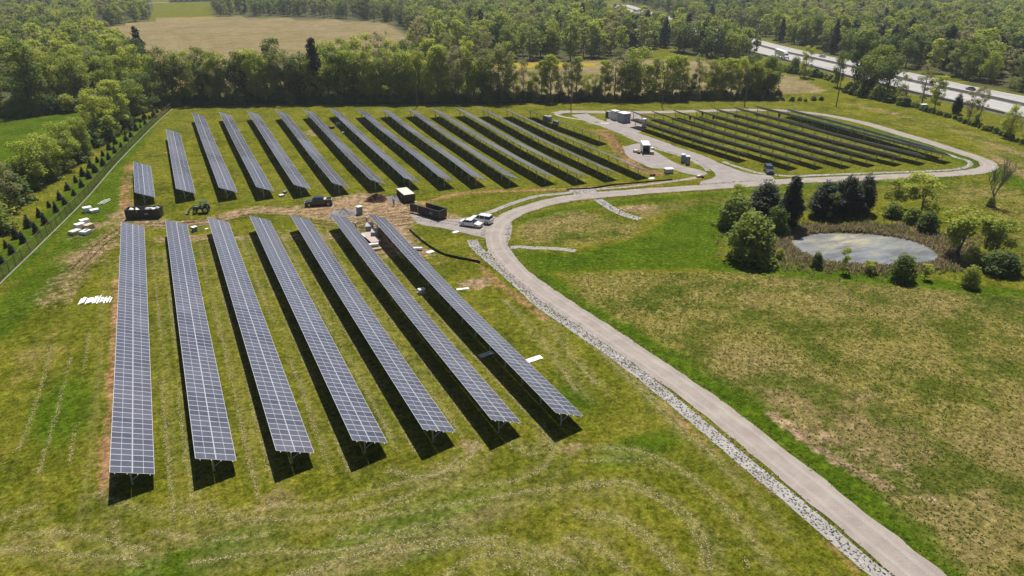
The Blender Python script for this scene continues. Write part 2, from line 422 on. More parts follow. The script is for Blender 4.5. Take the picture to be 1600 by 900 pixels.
APRON_PX = [(1100, 257), (1125, 256), (1150, 265), (1175, 272), (1205, 275), (1205, 286), (1150, 292), (1100, 293), (1095, 284), (1112, 279), (1118, 272)]
PAD_PX = [(948, 181), (955, 174.5), (985, 174), (1000, 181), (1008, 197), (998, 207), (970, 203), (950, 194)]
PARK_PX = [(640, 334), (700, 343), (745, 338), (785, 340), (800, 350), (790, 385), (757, 372), (728, 365), (690, 356), (655, 350)]
ROAD = smooth_line(GP(ROAD_PX), 2.0)
HW_PX = [(1790, 215), (1600, 167), (1482, 141.5), (1390, 120.5), (1293, 98), (1200, 76.5), (1100, 48), (1017, 25), (965, 8)]
HW = [G(*p) for p in HW_PX]
HW = HW[:-1] + [HW[-1]]
FENCE_PX = [(-40, 482), (0, 440), (60, 382), (140, 302), (200, 235), (240, 195), (268, 170)]

# ------------------------------------------------------------------ ground sheet with painted-soil masks
def axis(lo, hi, step, outlo, outhi, k):
    a = np.arange(lo, hi, step); e = (np.geomspace(1, 400, k) - 1) / 399
    return np.concatenate([(lo - step - e * (lo - outlo))[::-1], a, hi + e * (outhi - hi)])
gx = axis(-75, 240, .62, -2400, 3200, 40); gy = axis(14, 312, .62, -400, 3400, 60)
GX, GY = np.meshgrid(gx, gy); X = GX.ravel(); Y = GY.ravel(); GZ = hgt(X, Y)
nx, ny = len(gx), len(gy)
me = bpy.data.meshes.new('ground'); me.vertices.add(nx * ny); me.vertices.foreach_set('co', np.stack([X, Y, GZ], 1).ravel())
ii = (np.arange(ny - 1)[:, None] * nx + np.arange(nx - 1)[None, :]).ravel()
q = np.stack([ii, ii + 1, ii + nx + 1, ii + nx], 1).ravel()
me.loops.add(len(q)); me.loops.foreach_set('vertex_index', q); me.polygons.add(len(ii))
me.polygons.foreach_set('loop_start', np.arange(len(ii)) * 4); me.polygons.foreach_set('use_smooth', np.ones(len(ii), bool)); me.update(calc_edges=True)
MA = np.zeros((nx * ny, 4)); MBk = np.zeros((nx * ny, 4)); MC = np.zeros((nx * ny, 4)); MC[:, 3] = 1
def s01(d, w): return np.clip(.5 + (w - d) / (w * .9 + .6), 0, 1)
def line(arr, ch, px, w, val=1.0, world=False):
    pts = px if world else GP(px)
    L = [(p[0], p[1]) for p in smooth_line([Vector((p[0], p[1], 0)) for p in pts], 3.0)]
    xs = [p[0] for p in L]; ys = [p[1] for p in L]; m = w * 2.5 + 2
    sel = np.where((X > min(xs) - m) & (X < max(xs) + m) & (Y > min(ys) - m) & (Y < max(ys) + m))[0]
    d = pdist(X[sel], Y[sel], L); arr[sel, ch] = np.maximum(arr[sel, ch], s01(d, w) * val)
def blob(arr, ch, px, py, rx, ry, val=1.0, ang=0.0):
    c = G(px, py); ca, sa = math.cos(ang), math.sin(ang); dx, dy = X - c.x, Y - c.y
    r = np.sqrt(((dx * ca + dy * sa) / rx) ** 2 + ((-dx * sa + dy * ca) / ry) ** 2)
    arr[:, ch] = np.maximum(arr[:, ch], np.clip(1.35 - r, 0, 1) * val)
def poly(arr, ch, px, val=1.0, world=False):
    P = [(p[0], p[1]) for p in (px if world else GP(px))]; ins = inpoly(X, Y, P)
    if arr is MBk: arr[ins, ch] = val; return
    xs = [p[0] for p in P]; ys = [p[1] for p in P]; sel = np.where((X > min(xs) - 6) & (X < max(xs) + 6) & (Y > min(ys) - 6) & (Y < max(ys) + 6))[0]
    d = pdist(X[sel], Y[sel], P + [P[0]]); d = np.where(ins[sel], d, -d); arr[sel, ch] = np.maximum(arr[sel, ch], np.clip(.5 + d / 5.0, 0, 1) * val)
# crop / straw fields far away
poly(MBk, 1, [(110, 50), (150, 43), (232, 31), (330, 25), (500, 27), (622, 37), (655, 62), (640, 112), (560, 130), (400, 141), (262, 141), (243, 112), (195, 68)])
poly(MBk, 1, [(755, 152), (765, 97), (930, 95), (1040, 93), (1115, 95), (1150, 108), (1195, 112), (1245, 119), (1292, 143), (1190, 149)])
poly(MBk, 2, [(768, 98.5), (850, 97.5), (935, 98), (930, 103), (850, 106), (768, 105)], .9)
poly(MBk, 2, [(235, 106), (290, 118), (300, 141), (250, 141)], .5)
poly(MBk, 2, [(150, 43.5), (232, 31.5), (330, 26), (330, 29), (232, 35), (165, 47)], .55)
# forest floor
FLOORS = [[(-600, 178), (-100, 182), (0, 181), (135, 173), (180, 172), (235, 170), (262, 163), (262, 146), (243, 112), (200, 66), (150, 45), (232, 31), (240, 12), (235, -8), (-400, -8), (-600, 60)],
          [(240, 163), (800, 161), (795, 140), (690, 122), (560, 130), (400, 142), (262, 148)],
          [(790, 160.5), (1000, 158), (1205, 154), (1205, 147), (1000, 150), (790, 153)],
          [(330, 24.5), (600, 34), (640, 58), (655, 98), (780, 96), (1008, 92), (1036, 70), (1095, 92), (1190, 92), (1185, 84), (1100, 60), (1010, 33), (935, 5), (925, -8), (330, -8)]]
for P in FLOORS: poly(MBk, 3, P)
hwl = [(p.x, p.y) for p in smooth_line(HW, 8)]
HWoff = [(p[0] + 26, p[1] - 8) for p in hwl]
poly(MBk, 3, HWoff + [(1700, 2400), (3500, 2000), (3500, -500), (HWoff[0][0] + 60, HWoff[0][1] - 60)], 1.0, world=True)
# lush strips and lawn
poly(MA, 2, [(-60, 182), (133, 176), (112, 205), (60, 245), (0, 268), (-60, 290)])
poly(MA, 2, [(800, 393), (900, 396), (1000, 370), (1060, 330), (1120, 312), (1150, 330), (1120, 400), (1130, 418), (1000, 422), (870, 425), (840, 432)])
line(MA, 2, [(1100, 412), (1250, 426), (1400, 440), (1600, 464)], 3.0)
line(MA, 2, [(850, 440), (950, 505), (1150, 622), (1300, 735), (1480, 880), (1560, 940)], 3.0)
line(MA, 2, [(0, 430), (60, 370), (140, 290), (230, 190)], 5.0, .8)
line(MA, 2, [(-20, 520), (100, 400), (200, 270)], 5.0, .7)
line(MA, 2, [(820, 345), (870, 330), (960, 318), (1100, 305), (1300, 290), (1480, 279)], 1.8, .8)
line(MA, 2, [(1250, 185), (1400, 215), (1500, 245), (1600, 290)], 5.0, .7)
for px, py, a, b in [(1180, 520, 3, 3), (1250, 545, 4, 2.5), (1330, 470, 5, 2), (1050, 590, 2, 2), (650, 830, 14, 5), (100, 640, 5, 12), (900, 620, 3, 5), (300, 870, 10, 4), (1000, 700, 8, 3), (1540, 470, 7, 2), (760, 520, 2.5, 5)]:
    blob(MA, 2, px, py, a, b, .8)
# straw / rough meadow
poly(MA, 1, [(880, 428), (1000, 424), (1130, 424), (1300, 436), (1460, 452), (1640, 470), (1800, 620), (1900, 1100), (1560, 960), (1400, 800), (1300, 715), (1200, 645), (1000, 520), (900, 465)], .80)
poly(MA, 1, [(820, 345), (860, 335), (900, 326), (1000, 350), (990, 372), (900, 384), (825, 380), (805, 365)], .85)
poly(MA, 1, [(950, 325), (1000, 318), (1180, 305), (1170, 312), (1080, 325), (1010, 340)], .8)
poly(MA, 1, [(1350, 290), (1500, 282), (1640, 300), (1640, 440), (1590, 400), (1560, 350), (1450, 320)], .62)
poly(MA, 1, [(1500, 200), (1640, 250), (1640, 300), (1560, 270)], .6)
line(MA, 1, [(1330, 162), (1420, 185), (1500, 205), (1600, 245)], 3.5, .85)
line(MA, 1, [(1380, 190), (1430, 200)], 2.5, .9); blob(MA, 0, 1400, 177, 4, 2, .75); blob(MA, 0, 1272, 143, 7, 3, .7)
for px, py, a, b, v in [(250, 850, 14, 2.5, .6), (560, 885, 18, 3, .65), (430, 785, 4, 2.5, .6), (770, 800, 10, 2, .6), (60, 840, 6, 2, .6), (880, 870, 6, 3, .5), (1110, 850, 3, 4, .5), (690, 740, 4, 3, .6), (840, 530, 3, 7, .45), (60, 560, 4, 14, .5), (130, 400, 7, 9, .55)]:
    blob(MA, 1, px, py, a, b, v)
for px, py, a, b in [(1440, 560, 6, 3), (1150, 470, 7, 3), (1000, 445, 6, 3), (1350, 640, 4, 3), (1500, 650, 4, 6), (1250, 620, 3, 3)]: blob(MA, 1, px, py, a, b, 1.0)
# rows of wheel tracks between the near tables, mown turning circles
for xr in (-14.6, -6.6, 1.2, 8.9, 16.2, 23.5, 30.3):
    line(MA, 3, [(xr, 62), (xr + .2, 90), (xr - .1, 118), (xr, 138)], .34, .8, world=True)
    line(MA, 3, [(xr + 1.75, 58), (xr + 1.9, 90), (xr + 1.6, 118), (xr + 1.75, 136)], .34, .75, world=True)
for L in [[(0, 858), (60, 860), (120, 866), (200, 872)], [(20, 835), (100, 832), (190, 850), (230, 860)], [(176, 812), (186, 850), (215, 885)], [(0, 812), (30, 800), (60, 790)],
          [(300, 790), (380, 806), (460, 812), (560, 800), (640, 772), (700, 745)], [(420, 790), (520, 790), (600, 762), (680, 742), (730, 722), (745, 690)],
          [(560, 812), (700, 790), (800, 772), (880, 762), (980, 752)], [(440, 905), (560, 866), (700, 842), (820, 852), (900, 880)], [(300, 880), (420, 862), (520, 862), (620, 842), (720, 815)],
          [(900, 755), (980, 752), (1060, 790), (1100, 840), (1110, 890)], [(900, 800), (960, 805), (1020, 840), (1060, 890)], [(900, 700), (1000, 705), (1080, 745), (1150, 810), (1200, 880)],
          [(800, 690), (830, 702), (852, 690), (840, 662)], [(610, 735), (650, 745), (690, 738), (715, 715)], [(730, 760), (800, 752), (850, 728), (870, 690)], [(880, 840), (930, 850), (980, 890)],
          [(690, 905), (740, 872), (800, 866), (850, 900)], [(150, 770), (240, 800), (330, 790)], [(960, 560), (1040, 640), (1130, 730), (1220, 830)], [(905, 520), (980, 590), (1080, 690)],
          [(840, 480), (880, 540), (930, 600)], [(790, 470), (850, 540), (900, 610)], [(530, 840), (620, 832), (720, 800)], [(240, 830), (330, 842), (420, 835)]]:
    line(MA, 3, L, .5, 1.0)
    line(MA, 3, [(a + 22, b + 15) for a, b in L], .42, .8)
# bare soil
line(MA, 0, [(175, 775), (178, 700), (183, 600), (188, 480), (192, 400)], .9, .62)
line(MC, 0, [(162, 780), (166, 700), (174, 610), (180, 520), (184, 440)], .8, .66)
line(MA, 0, [(185, 335), (260, 350), (330, 345), (400, 328), (470, 332), (540, 345)], 2.6, .74)
line(MA, 0, [(250, 375), (330, 372), (430, 372), (520, 370)], 2.0, .55)
line(MA, 0, [(205, 350), (170, 372), (140, 400), (110, 430), (85, 470)], 3.6, .52)
line(MA, 0, [(200, 345), (150, 352), (120, 372)], 2.4, .5)
poly(MA, 0, [(470, 322), (560, 300), (640, 312), (700, 335), (745, 345), (752, 362), (700, 355), (645, 350), (660, 385), (690, 400), (600, 400), (560, 360), (500, 345)], .8)
blob(MC, 0, 500, 330, 5, 2, .5)
line(MC, 0, [(660, 318), (720, 302), (800, 298.5), (860, 296.5), (930, 294), (1000, 288), (1090, 278)], 1.1, .78)
line(MC, 0, [(950, 208), (958, 222), (968, 236), (985, 252), (1005, 266), (1030, 272)], 2.4, .72)
poly(MC, 0, [(918, 203), (945, 200), (962, 206), (962, 222), (948, 218), (928, 210)], .65)
line(MC, 0, [(196, 325), (197, 290), (203, 258)], 1.6, .6); blob(MC, 0, 262, 240, 2, 5, .55); blob(MC, 0, 296, 196, 2, 6, .45)
blob(MA, 0, 487, 208, 3, 7, .6); blob(MA, 0, 745, 442, 4, 2.6, .80); blob(MC, 0, 782, 444, 2.5, 1.2, .6); blob(MC, 0, 688, 410, 3.5, 1.3, .6)
blob(MA, 0, 100, 435, 3, 4, .45); blob(MA, 0, 430, 785, 2.0, 1.4, .5); blob(MA, 0, 890, 700, 2.0, 1.4, .45); blob(MA, 0, 735, 700, 1.6, 2.0, .5)
blob(MC, 0, 155, 785, 1.6, 1.4, .5)
line(MA, 0, [(1210, 650), (1250, 680), (1300, 715), (1350, 742), (1390, 760)], 1.0, .8)
line(MA, 0, [(1300, 690), (1350, 705), (1400, 735), (1440, 765)], 2.2, .48)
blob(MA, 0, 1340, 625, 5, 2.5, .45); blob(MA, 0, 990, 326, 4, 2, .62)
line(MA, 0, [(1560, 250), (1600, 275)], 2.0, .6); line(MA, 0, [(1500, 212), (1560, 228), (1600, 245)], 1.6, .5)
blob(MA, 0, 335, 322, 3, 2, .3); blob(MA, 0, 480, 320, 6, 2, .6)
line(MC, 0, [(735, 398), (765, 430), (800, 458), (850, 498)], .8, .7)
line(MC, 0, [(1000, 605), (1100, 690), (1250, 805), (1340, 895)], .5, .6)
blob(MC, 1, 932, 192, 6, 3, .6)
# banks of the pond
c = G(1352, 385)
pr = np.sqrt((((X - 114) * .87 - (Y - 78) * .5) / 17.5) ** 2 + (((X - 114) * .5 + (Y - 78) * .87) / 12.5) ** 2)
MBk[:, 0] = np.clip(1.35 - pr, 0, .8)
for nm, A in (('mask_a', MA), ('mask_b', MBk), ('mask_c', MC)):
    at = me.attributes.new(nm, 'FLOAT_COLOR', 'POINT'); at.data.foreach_set('color', A.astype(np.float32).ravel())
me.materials.append(mat_ground())
ground = bpy.data.objects.new('ground', me); COL.objects.link(ground); tag(ground, kind='structure')

# ------------------------------------------------------------------ roads, yards, stone ditches
road, RL = ribbon('gravel_road', GP(ROAD_PX), lambda t: 4.05 if t < .3 else 4.2, M['road'], .045, edge_noise=.35)
ribbon('gravel_track', GP(ROAD2_PX), 6.2, M['yard'], .030, edge_noise=.6)
patch('gravel_yard', GP(YARD_PX), M['yard'], .022)
patch('gravel_apron', GP(APRON_PX), M['yard'], .026)
patch('gravel_pad', GP(PAD_PX), M['yard'], .018)
patch('parking_area', GP(PARK_PX), M['yard'], .028)

def offset_line(L, d):
    out = []
    for i, p in enumerate(L):
        t = (L[min(i + 1, len(L) - 1)] - L[max(i - 1, 0)]).normalized(); out.append(Vector((p.x + t.y * d, p.y - t.x * d, 0)))
    return out
for d in (-.95, .95):
    ribbon('wheel_track', offset_line(RL, d)[::4], .55, M['wheel'], .06, edge_noise=.25, cross=1)

def stones(name, px, width, n_per_m, size, label, world=None):
    L = smooth_line(world or GP(px), 1.0); mb = MB(); bed = MB()
    ico = [(0, 0, 1), (.9, 0, .35), (.28, .85, .4), (-.73, .53, .38), (-.73, -.53, .35), (.28, -.85, .4), (.73, .53, -.4), (-.28, .85, -.4), (-.9, 0, -.4), (-.28, -.85, -.4), (.73, -.53, -.4)]
    fc = [(0, 1, 2), (0, 2, 3), (0, 3, 4), (0, 4, 5), (0, 5, 1), (1, 6, 2), (2, 7, 3), (3, 8, 4), (4, 9, 5), (5, 10, 1), (6, 7, 2), (7, 8, 3), (8, 9, 4), (9, 10, 5), (10, 6, 1)]
    k = 4; n = len(L); vs = []
    for i, p in enumerate(L):
        t = (L[min(i + 1, n - 1)] - L[max(i - 1, 0)]).normalized(); w = width(i / (n - 1)) if callable(width) else width
        for j in range(k + 1):
            q = (j / k - .5) * (w + .3 * random.random()); vx, vy = p.x + t.y * q, p.y - t.x * q; vs.append((vx, vy, float(hgt(vx, vy)) + .012))
    mb.add(vs, [(i * (k + 1) + j, (i + 1) * (k + 1) + j, (i + 1) * (k + 1) + j + 1, i * (k + 1) + j + 1) for i in range(n - 1) for j in range(k)], 1)
    for i in range(n - 1):
        a = L[i]; t = (L[i + 1] - a).normalized(); w = width(i / (n - 1)) if callable(width) else width
        for _ in range(max(1, int(n_per_m * w + random.random()))):
            q = random.gauss(0, .33) * w; u = random.random(); x = a.x + t.y * q + (L[i + 1].x - a.x) * u; y = a.y - t.x * q + (L[i + 1].y - a.y) * u
            s = size * random.uniform(.5, 1.35); e = Euler((random.random() * 6, random.random() * 6, random.random() * 6)).to_matrix()
            z = float(hgt(x, y)) + s * .12
            sc = (random.uniform(.8, 1.3), random.uniform(.7, 1.1), random.uniform(.5, .8))
            mb.add([Vector((x, y, z)) + e @ Vector((v[0] * sc[0] * s / 2, v[1] * sc[1] * s / 2, v[2] * sc[2] * s / 2)) for v in ico], fc, 0)
    o = mb.build(name, [M['stone'], M['bed']]); tag(o, label, 'stones', None, 'stuff'); return o
ribbon('gravel_path', GP([(868, 177.5), (873, 180.5), (885, 183.5), (905, 186.5), (930, 190.5), (950, 195)]), 1.5, M['wheel'], .02, edge_noise=.4)
stones('riprap', [(1560, 1040), (1372, 896), (1233, 778), (1161, 719), (1067, 639), (983, 572), (900, 514), (846.6, 477), (812, 446), (778, 416), (755, 397), (743, 385), (738, 375)], lambda t: 1.55 + .3 * t, 14.0, .22,
       'pale riprap stones filling the ditch along the left side of the access road')
stones('riprap', [(757, 399), (770, 391), (785, 390)], 1.2, 6, .24, 'short spur of pale stones between the ditch and the road bend')
stones('riprap', [(750, 337), (772, 329), (795.5, 319.5), (819, 311.8), (842, 306), (880, 302), (905, 299)], 1.3, 5, .24, 'pale stones curving along the outside of the upper road bend')
stones('riprap', [(893, 300), (912, 298), (930, 297)], 3.6, 4, .28, 'wide apron of pale stones below the silt fence at the culvert')
stones('riprap', [(930, 296), (975, 292.5), (1025, 286.5), (1070, 280.5), (1092, 276.5)], .9, 4, .24, 'thin band of stones between the silt fence and the gravel road')
stones('riprap', [(933, 311), (942, 317), (955, 325), (975, 335), (1000, 342.5)], 2.0, 6, .26, 'tongue of pale stones running down from the road culvert into the green meadow')
stones('riprap', [(797, 387), (812, 385.5), (827, 387), (850, 387.5), (880, 389.5), (900, 392)], 1.2, 6, .24, 'narrow pale stone channel crossing the grass right of the road bend')
stones('riprap', [(1130, 252.5), (1150, 260), (1170, 266), (1190, 271), (1235, 275), (1280, 273.5), (1360, 270.5), (1400, 269), (1476, 266), (1504, 262.5), (1516, 257), (1511, 250.5), (1497, 247), (1487, 243), (1470, 237)], 1.1, 4, .26,
       'pale stone drain round the foot of the far right solar field')
stones('riprap', [(975, 211), (1000, 222), (1025, 232), (1060, 242.5), (1088, 251), (1100, 260), (1106, 267)], 1.1, 4, .24, 'thin stone drain between the gravel track and the trailer yard')

# highway
hwo, HL = ribbon('highway', HW, lambda t: 40 - 9 * min(1, t * 2.2), M['concrete'], .18, step=12, cross=2)
ribbon('highway_shoulder', offset_line(HL, 14.6)[::3], 2.8, M['shoulder'], .21, step=12, cross=1)
ribbon('highway_shoulder', offset_line(HL, -14.6)[::3], 2.8, M['shoulder'], .21, step=12, cross=1)
for d, m in ((-13.0, 'white'), (13.0, 'white'), (-2.6, 'white'), (2.6, 'white')):
    ribbon('lane_marking', offset_line(HL, d)[::3], .25, M[m], .24, step=12, cross=1)
def wall_along(name, L, hh, w, mat, off, label, cat, prof=None):
    mb = MB(); prof = prof or [(-w / 2, 0), (w / 2, 0), (w * .25, hh * .35), (w * .2, hh), (-w * .2, hh), (-w * .25, hh * .35)]
    k = len(prof); vs = []
    for i, p in enumerate(L):
        t = (L[min(i + 1, len(L) - 1)] - L[max(i - 1, 0)]).normalized(); z = float(hgt(p.x, p.y)) + off
        vs += [(p.x + t.y * a, p.y - t.x * a, z + b) for a, b in prof]
    fs = [(i * k + j, i * k + (j + 1) % k, (i + 1) * k + (j + 1) % k, (i + 1) * k + j) for i in range(len(L) - 1) for j in range(k)]
    mb.add(vs, fs + [tuple(range(k)), tuple(reversed(range((len(L) - 1) * k, len(L) * k)))])
    o = mb.build(name, mat); return tag(o, label, cat)
wall_along('median_barrier', HL, 1.25, .8, M['barrier'], .18, 'long grey concrete barrier down the middle of the highway', 'barrier')
wall_along('roadside_barrier', offset_line(HL, -20.6), 1.25, .8, M['barrier'], .02, 'long dark barrier along the far edge of the highway against the woods', 'barrier')
ribbon('far_lane', GP([(225, 5.5), (270, 3.5), (345, 1.5)]), 7, M['concrete'], .1, step=20, cross=1)

# pond water
mb = MB(); ring = []
for i in range(64):
    t = i / 64 * 2 * math.pi; r = 1.12 + .04 * math.sin(3 * t) ; a, b = 13 * r * math.cos(t), 8.5 * r * math.sin(t)
    ring.append((114 + a * .87 + b * .5, 78 - a * .5 + b * .87, -.42))
mb.add(ring, [tuple(range(64))]); pond = mb.build('pond_water', M['water']); tag(pond, kind='structure')
if pond.data.polygons[0].normal.z < 0: pond.data.flip_normals()

# ------------------------------------------------------------------ solar tables
TILT = R(24); MU, MV = 2.02, 1.035; PV = 1.05; HH = 3.1
CT, ST = math.cos(TILT), math.sin(TILT)
def module_mesh():
    mb = MB(); t = .035
    vs = [(0, 0, 0), (MU, 0, 0), (MU, MV, 0), (0, MV, 0), (0, 0, -t), (MU, 0, -t), (MU, MV, -t), (0, MV, -t)]
    mb.add(vs, [(0, 1, 2, 3), (4, 7, 6, 5), (0, 4, 5, 1), (1, 5, 6, 2), (2, 6, 7, 3), (3, 7, 4, 0)], 0, {0: [(0, 0), (1, 0), (1, 1), (0, 1)]})
    mb.m = [0, 1, 2, 2, 2, 2]
    o = mb.build('solar_module', [M['module'], M['backsheet'], M['frame']]); return o
MOD = module_mesh()
def post_parts(detail, tilt=TILT):
    CT, ST = math.cos(tilt), math.sin(tilt)
    mb = MB()   # local origin: table profile point under the high edge; post stands at 38 percent of the width
    px = 1.45; top = HH - px / CT * ST - .16
    mb.box((px, 0, top / 2 - .15), (.16, .11, top + .3), 0)
    mb.box((px, 0, top - .05), (.24, .2, .1), 0)
    br = MB()
    xb, xt = px + .05, 3.05; zt = HH - xt / CT * ST - .18
    br.tube([(xb, 0, .55), (xt, 0, zt)], .045, 5)
    xr = .45; zr = HH - xr / CT * ST - .18
    if detail: br.tube([(px - .04, 0, top - .75), (xr, 0, zr)], .035, 5)
    raf = MB(); L = 3.9; a = Vector((.08, 0, HH - .08 * ST / CT - .15)); b = Vector((.08 + L * CT, 0, a.z - L * ST))
    raf.tube([a, b], .055, 4)
    return mb, br, raf
KIT = {}
def kit(tilt):
    if tilt not in KIT:
        _p, _b, _r = post_parts(True, tilt)
        KIT[tilt] = (_p.build('post', M['steel']), _b.build('brace', M['steel']), _r.build('rafter', M['steel']))
    return KIT[tilt]
def linkcopy(src, parent, loc, rot=None, name=None):
    c = src.copy(); COL.objects.link(c); c.parent = parent; c.location = loc
    if rot is not None: c.rotation_euler = rot
    return c
proto_used = {'m': False, 'p': False}

def table(pn, pf, label, group, detail=False, tilt=TILT):
    CT, ST = math.cos(tilt), math.sin(tilt)
    pn = Vector((pn[0], pn[1], 0)); pf = Vector((pf[0], pf[1], 0)); Ln = (pf - pn).length; u = (pf - pn).normalized()
    n = max(4, round(Ln / PV)); rz = math.atan2(-u.x, u.y); v = Vector((u.y, -u.x, 0))
    ys = [i * PV for i in range(n + 1)]
    raw = np.array([float(hgt(*(pn + u * y + v * 1.8).xy)) for y in ys]); k = 5
    pad = np.concatenate([np.full(k, raw[0]), raw, np.full(k, raw[-1])]); zs = np.array([pad[i:i + 2 * k + 1].mean() for i in range(n + 1)])
    root = thing('solar_array', (pn.x, pn.y, 0), label, 'solar array', rz, group)
    near_first = list(range(n))
    M3 = {}
    def frame(i):
        s = (zs[i + 1] - zs[i]) / PV
        return Matrix.Rotation(math.atan(s), 3, 'X') @ Matrix.Rotation(tilt, 3, 'Y')
    if detail:
        cnt = 0; rest = MB()
        for i in range(n):
            m3 = frame(i); e = m3.to_euler()
            for h in (0, 1):
                off = m3 @ Vector((h * (MU + .03), .006, 0)) + Vector((0, ys[i], zs[i] + HH))
                if cnt < 100:
                    j = Euler((e.x + random.gauss(0, .0012), e.y + random.gauss(0, .0025), e.z))
                    linkcopy(MOD, root, off, j); cnt += 1
                else:
                    vs = [m3 @ Vector(v_.co) + off for v_ in MOD.data.vertices]
                    rest.add(vs, [tuple(p.vertices) for p in MOD.data.polygons], 0, {0: [(0, 0), (1, 0), (1, 1), (0, 1)]})
                    rest.m[-6:] = [0, 1, 2, 2, 2, 2]
        if rest.v:
            o = rest.build('solar_module', [M['module'], M['backsheet'], M['frame']], root); o['kind'] = 'stuff'
    else:
        for h, nm in ((0, 'upper_panel_row'), (1, 'lower_panel_row')):
            mb = MB()
            for i in range(n):
                m3 = frame(i); off = m3 @ Vector((h * (MU + .03), .006, 0)) + Vector((0, ys[i], zs[i] + HH))
                mb.add([m3 @ Vector(v_.co) + off for v_ in MOD.data.vertices], [tuple(p.vertices) for p in MOD.data.polygons], 0, {0: [(0, 0), (1, 0), (1, 1), (0, 1)]})
                mb.m[-6:] = [0, 1, 2, 2, 2, 2]
            mb.build('panel_row', [M['module'], M['backsheet'], M['frame']], root)
    # purlins running the length of the row
    for q in (.45, 1.55, 2.5, 3.65):
        mb = MB(); pts = [(q * CT, y, zs[i] + HH - q * ST - .085) for i, y in enumerate(ys) if i % 4 == 0 or i == n]
        pts = [(pts[0][0], pts[0][1] - .18, pts[0][2])] + pts[1:-1] + [(pts[-1][0], pts[-1][1] + .18, pts[-1][2])]
        mb.tube(pts, .05, 4); mb.build('purlin', M['steel'], root)
    np_ = max(2, round((Ln - 2.4) / 4.9) + 1)
    for j in range(np_):
        y = 1.2 + (Ln - 2.4) * j / (np_ - 1); i = min(n, int(y / PV)); z = zs[i]
        POST, BRACE, RAFT = kit(tilt)
        linkcopy(POST, root, (0, y, z))
        linkcopy(BRACE, root, (0, y + .07, z))
        linkcopy(RAFT, root, (0, y - .07, z))
    return root

NEAR = [((-11.75, 65.6), (-11.75, 147.2)), ((-4.0, 64.2), (-4.0, 144.7)), ((3.6, 61.9), (3.6, 142.3)), ((11.15, 60.0), (11.15, 139.6)), ((18.45, 58.3), (18.45, 136.4)), ((25.75, 56.4), (25.6, 132.6)), ((32.75, 54.3), (32.5, 129.6))]
for i, (a, b) in enumerate(NEAR):
    table(a, b, f'{ORD[i]} long solar panel row from the left in the nearest block' if i else 'leftmost long solar panel row of the nearest block, beside the strip of bare soil', 'long solar rows of the nearest block', True)
FAR = [((211, 302.5), (208, 252.5)), ((275.7, 297), (258.7, 200.7)), ((342.5, 295), (299.3, 175.7)), ((400.5, 293), (341.8, 174.3)), ((459.5, 289.5), (385, 172)), ((520, 287), (430, 171.3)),
       ((578, 281.5), (473, 170.5)), ((632, 279), (513.5, 169.3)), ((687, 277), (556, 170)), ((737, 274.5), (593.5, 169)), ((790, 274), (633.5, 168.5))]
def GH(p, z=HH):
    d = _F * F0 + _R * (p[0] - 800) + _U * (450 - p[1]); t = (z - CH) / d[2]; return (d[0] * t, d[1] * t)
rows = [(GH(a), GH(b)) for a, b in FAR]
for gp, fp in [((847, 294.5), (672, 170)), ((896.5, 293), (710, 168.5)), ((945.5, 287.5), (748, 169)), ((995, 283), (784.5, 169)), ((934.5, 228), (820.5, 170))]:
    g = GH(gp, 0); f = GH(fp); rows.append(((g[0] + .65, g[1] + 1.3), f))
for i, (a, b) in enumerate(rows):
    lab = 'short stub solar panel row at the left end of the middle block' if i == 0 else ('shorter last solar row at the right end of the middle block, by the gravel pad' if i == len(rows) - 1 else f'{ORD[i]} solar panel row from the left in the middle block')
    table(a, b, lab, 'solar rows of the middle block', tilt=R(24 if i < 8 else 22 if i < 11 else 20.5))
PR = [((1154, 255), (984.5, 183)), ((1233, 268), (982, 172)), ((1274.5, 266.5), (1015, 172)), ((1317, 265), (1048, 170.5)), ((1356.5, 262), (1081, 169.5)), ((1398, 260.6), (1113, 169)), ((1435.8, 259.2), (1143.5, 167.5)), ((1475.7, 257.9), (1176, 166))]
rows = []
for a, b in PR: g = GH(a, 0); rows.append(((g[0] + .65, g[1] + 1.3), GH(b)))
rows.append((GH((1459, 228), HH + .5), GH((1224, 169), HH + .5)))
for i, (a, b) in enumerate(rows):
    lab = 'shortest solar row of the far right block, nearest the gravel track' if i == 0 else ('outermost solar row of the far right block, along the curving perimeter road' if i == 8 else f'{ORD[i]} solar row of the far right block counted from the gravel track')
    table(a, b, lab, 'solar rows of the far right block', tilt=R(23.5))
for o in [MOD] + [q for k in KIT.values() for q in k]: bpy.data.objects.remove(o)

# ------------------------------------------------------------------ vegetation prototypes
def cloud(clumps, n, size, flat=.85, col=None, seed=0):
    """leaf quads spread through clumps [(x,y,z,rx,rz)] -> (verts, faces)"""
    r = np.random.default_rng(seed); C_ = np.array(clumps, float); w = C_[:, 3] ** 2 * C_[:, 4]; w /= w.sum()
    k = r.choice(len(C_), n, p=w); d = r.normal(size=(n, 3)); d /= np.linalg.norm(d, axis=1)[:, None]
    rad = r.random(n) ** .38
    c = C_[k, :3] + d * np.stack([C_[k, 3], C_[k, 3], C_[k, 4]], 1) * rad[:, None]
    nr = d * .45 + r.normal(size=(n, 3)) * .55 + np.array([0, 0, flat]); nr /= np.linalg.norm(nr, axis=1)[:, None]
    t = np.cross(nr, r.normal(size=(n, 3))); t /= np.linalg.norm(t, axis=1)[:, None]; b = np.cross(nr, t)
    s = size * r.uniform(.55, 1.25, n)[:, None] / 2; e = r.uniform(.55, 1.0, n)[:, None]
    v = np.stack([c - t * s - b * s * e * .6, c + t * s * .9 - b * s * e, c + t * s + b * s * e * .7, c - t * s * .7 + b * s * e], 1).reshape(-1, 3)
    f = np.arange(4 * n).reshape(n, 4); return v, f

